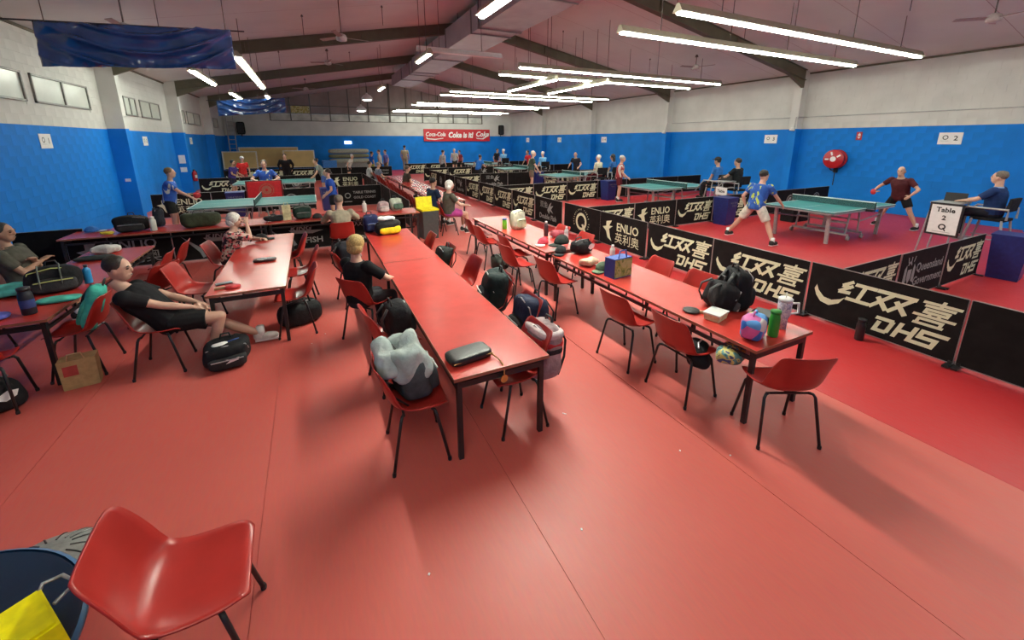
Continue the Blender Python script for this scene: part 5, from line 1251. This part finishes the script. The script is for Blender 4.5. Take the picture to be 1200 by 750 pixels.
# red sign on the far wall
t = thing('advertising_sign', 'long red advertising sign with white script on the far wall', 'sign', (11.52, 34.02, 2.74))
MB().box((0, 0, 0), (5.85, .08, .98)).build('board', mat('sign_red', (.50, .012, .02), .45), t)
p = Print().text('Coca-Cola', -1.95, .06, .46, .25, .012, .85).text('Coke is it!', .25, .0, .62, .15, .03, .85).text('Coke', 2.2, .08, .58, .3, .015, .95)
p.shape([(-2.75, -.1), (-2.6, -.25), (-2.0, -.30), (-1.3, -.22), (-1.3, -.28), (-2.0, -.38), (-2.7, -.33)]).shape([(1.6, -.1), (1.7, -.22), (2.2, -.26), (2.75, .02), (2.85, -.0), (2.3, -.34), (1.7, -.3)])
p.build('lettering', m_paper, t, loc=(0, -.045, 0))
t = thing('exit_sign', 'small lit green and white exit sign on the far wall', 'sign', (2.75, 34.03, 2.17)); MB().box((0, 0, 0), (.5, .06, .22)).build('box', emis('exit_glow', (.75, .95, .95), 2.2), t)
Print().text('EXIT', 0, 0, .16, 0, .006).build('lettering', mat('exit_green', (.02, .3, .12), .5), t, loc=(0, -.035, 0))
# ladder and stored things at the far end
t = thing('ladder', 'aluminium ladder leaning against the far left corner', 'ladder', (-4.55, 33.2, 0)); t.rotation_euler = (-.12, 0, 0)
for s in (-1, 1): MB().box((s * .20, 0, 2.0), (.05, .07, 4.0)).build('stile', m_steel, t)
for k in range(12): MB().tube([(-.2, 0, .3 + .3 * k), (.2, 0, .3 + .3 * k)], .02, 6).build('rung', m_steel, t)
m_board = mat('tan_board', (.56, .40, .16), .6, var=.08, scale=2)
m_bwhite = mat('board_edge', (.62, .60, .52), .6)
def board(label, x, y, w, h, z, tilt):
    t = thing('stored_table_top', label, 'board', (x, y, z), 0, 'tan boards stored at the far end'); t.rotation_euler = (tilt, 0, 0)
    MB().box((0, 0, h / 2), (w, .04, h)).build('panel', m_board, t)
    e = MB()
    for s in (-1, 1): e.box((s * w / 2, 0, h / 2), (.07, .06, h + .06)); e.box((0, 0, h / 2 + s * h / 2), (w, .06, .06))
    e.build('rim', m_bwhite, t)
board('tan table top board behind the person in red', -3.95, 31.0, 1.80, 1.05, .58, -.12)
board('tan table top board at the right of the person in black', -.62, 31.0, 1.80, 1.08, .58, -.1)
board('low tan board along the far wall behind the others', -2.4, 32.3, 3.4, 1.27, .59, -.05)
for i, (x, l) in enumerate(((-3.95, 'left'), (-.62, 'right'), (-2.4, 'middle'))):
    t = thing('storage_trolley', 'dark trolley under the %s stored board' % l, 'trolley', (x, 31.0 + (1.4 if i == 2 else 0), 0), 0, 'trolleys for stored boards')
    MB().box((0, .2, .55), (1.7, .5, .06)).build('deck', m_dark, t)
    for sx in (-1, 1): MB().box((sx * .75, .2, .28), (.06, .4, .52)).build('leg', m_black, t)
    MB().box((0, .3, .95 if i < 2 else .9), (1.5, .08, .8)).build('back_panel', m_dark, t)
t = thing('bench_stack', 'grey green padded mats stacked on a rack by the far wall', 'mat stack', (2.55, 31.6, 0))
mg_ = mat('mat_grey_green', (.28, .30, .24), .6)
MB().ell((0, 0, 1.58), (1.35, .3, .16), None, .4, 24, 10).build('mat', mg_, t, True); MB().ell((0, 0, 1.25), (1.35, .32, .14), None, .4, 24, 10).build('mat', mat('mat_olive', (.14, .15, .08), .6), t, True); MB().ell((0, 0, .92), (1.35, .32, .16), None, .4, 24, 10).build('mat', mg_, t, True)
MB().box((0, 0, .4), (2.6, .5, .75)).build('rack', mat('rack_grey', (.2, .2, .19), .6), t)
t = thing('plastic_crate', 'bright blue plastic crate before the grey green mats', 'crate', (1.15, 29.6, 0)); MB().box((0, 0, .5), (.8, .5, 1.0), taper=1.05).build('body', mat('crate_blue', (.03, .18, .55), .45), t); MB().box((0, 0, 1.02), (.88, .56, .05)).build('lid', mat('crate_blue', (.03, .18, .55), .45), t)
# dark folding seat by the navy bin at the right edge
t = thing('slatted_chair', 'dark slatted chair at the right edge beyond the navy bin', 'seat', (12.6, 2.05, 0), PI / 2)
MB().box((0, 0, .44), (.5, .9, .06)).build('seat', m_dark, t)
for k in range(3): MB().box((-.28, 0, .62 + k * .13), (.05, .9, .08)).build('back_slat', m_dark, t)
for sx in (-1, 1):
    for sy in (-1, 1): MB().tube([(sx * .2, sy * .38, .44), (sx * .24, sy * .40, 0)], .018, 6).build('leg', m_black, t)
# scraps on the floor
for i, (x, y, a) in enumerate(((-.62, 2.55, .3), (1.75, 2.55, 2.2), (-.2, 4.9, 0), (-.05, 5.1, 1), (2.3, 1.8, .5), (1.25, 1.6, 1.2), (2.6, 1.6, .2), (.35, 1.75, .9))):
    tag(MB().box((x, y, .004), (.035 if i < 2 else .012, .006 if i < 2 else .010, .004), rotz(a)).build('paper_scrap', m_paper), 'tiny white scrap of paper on the red floor', 'scrap', 'paper scraps on the floor')

bpy.data.scenes.remove(TS)
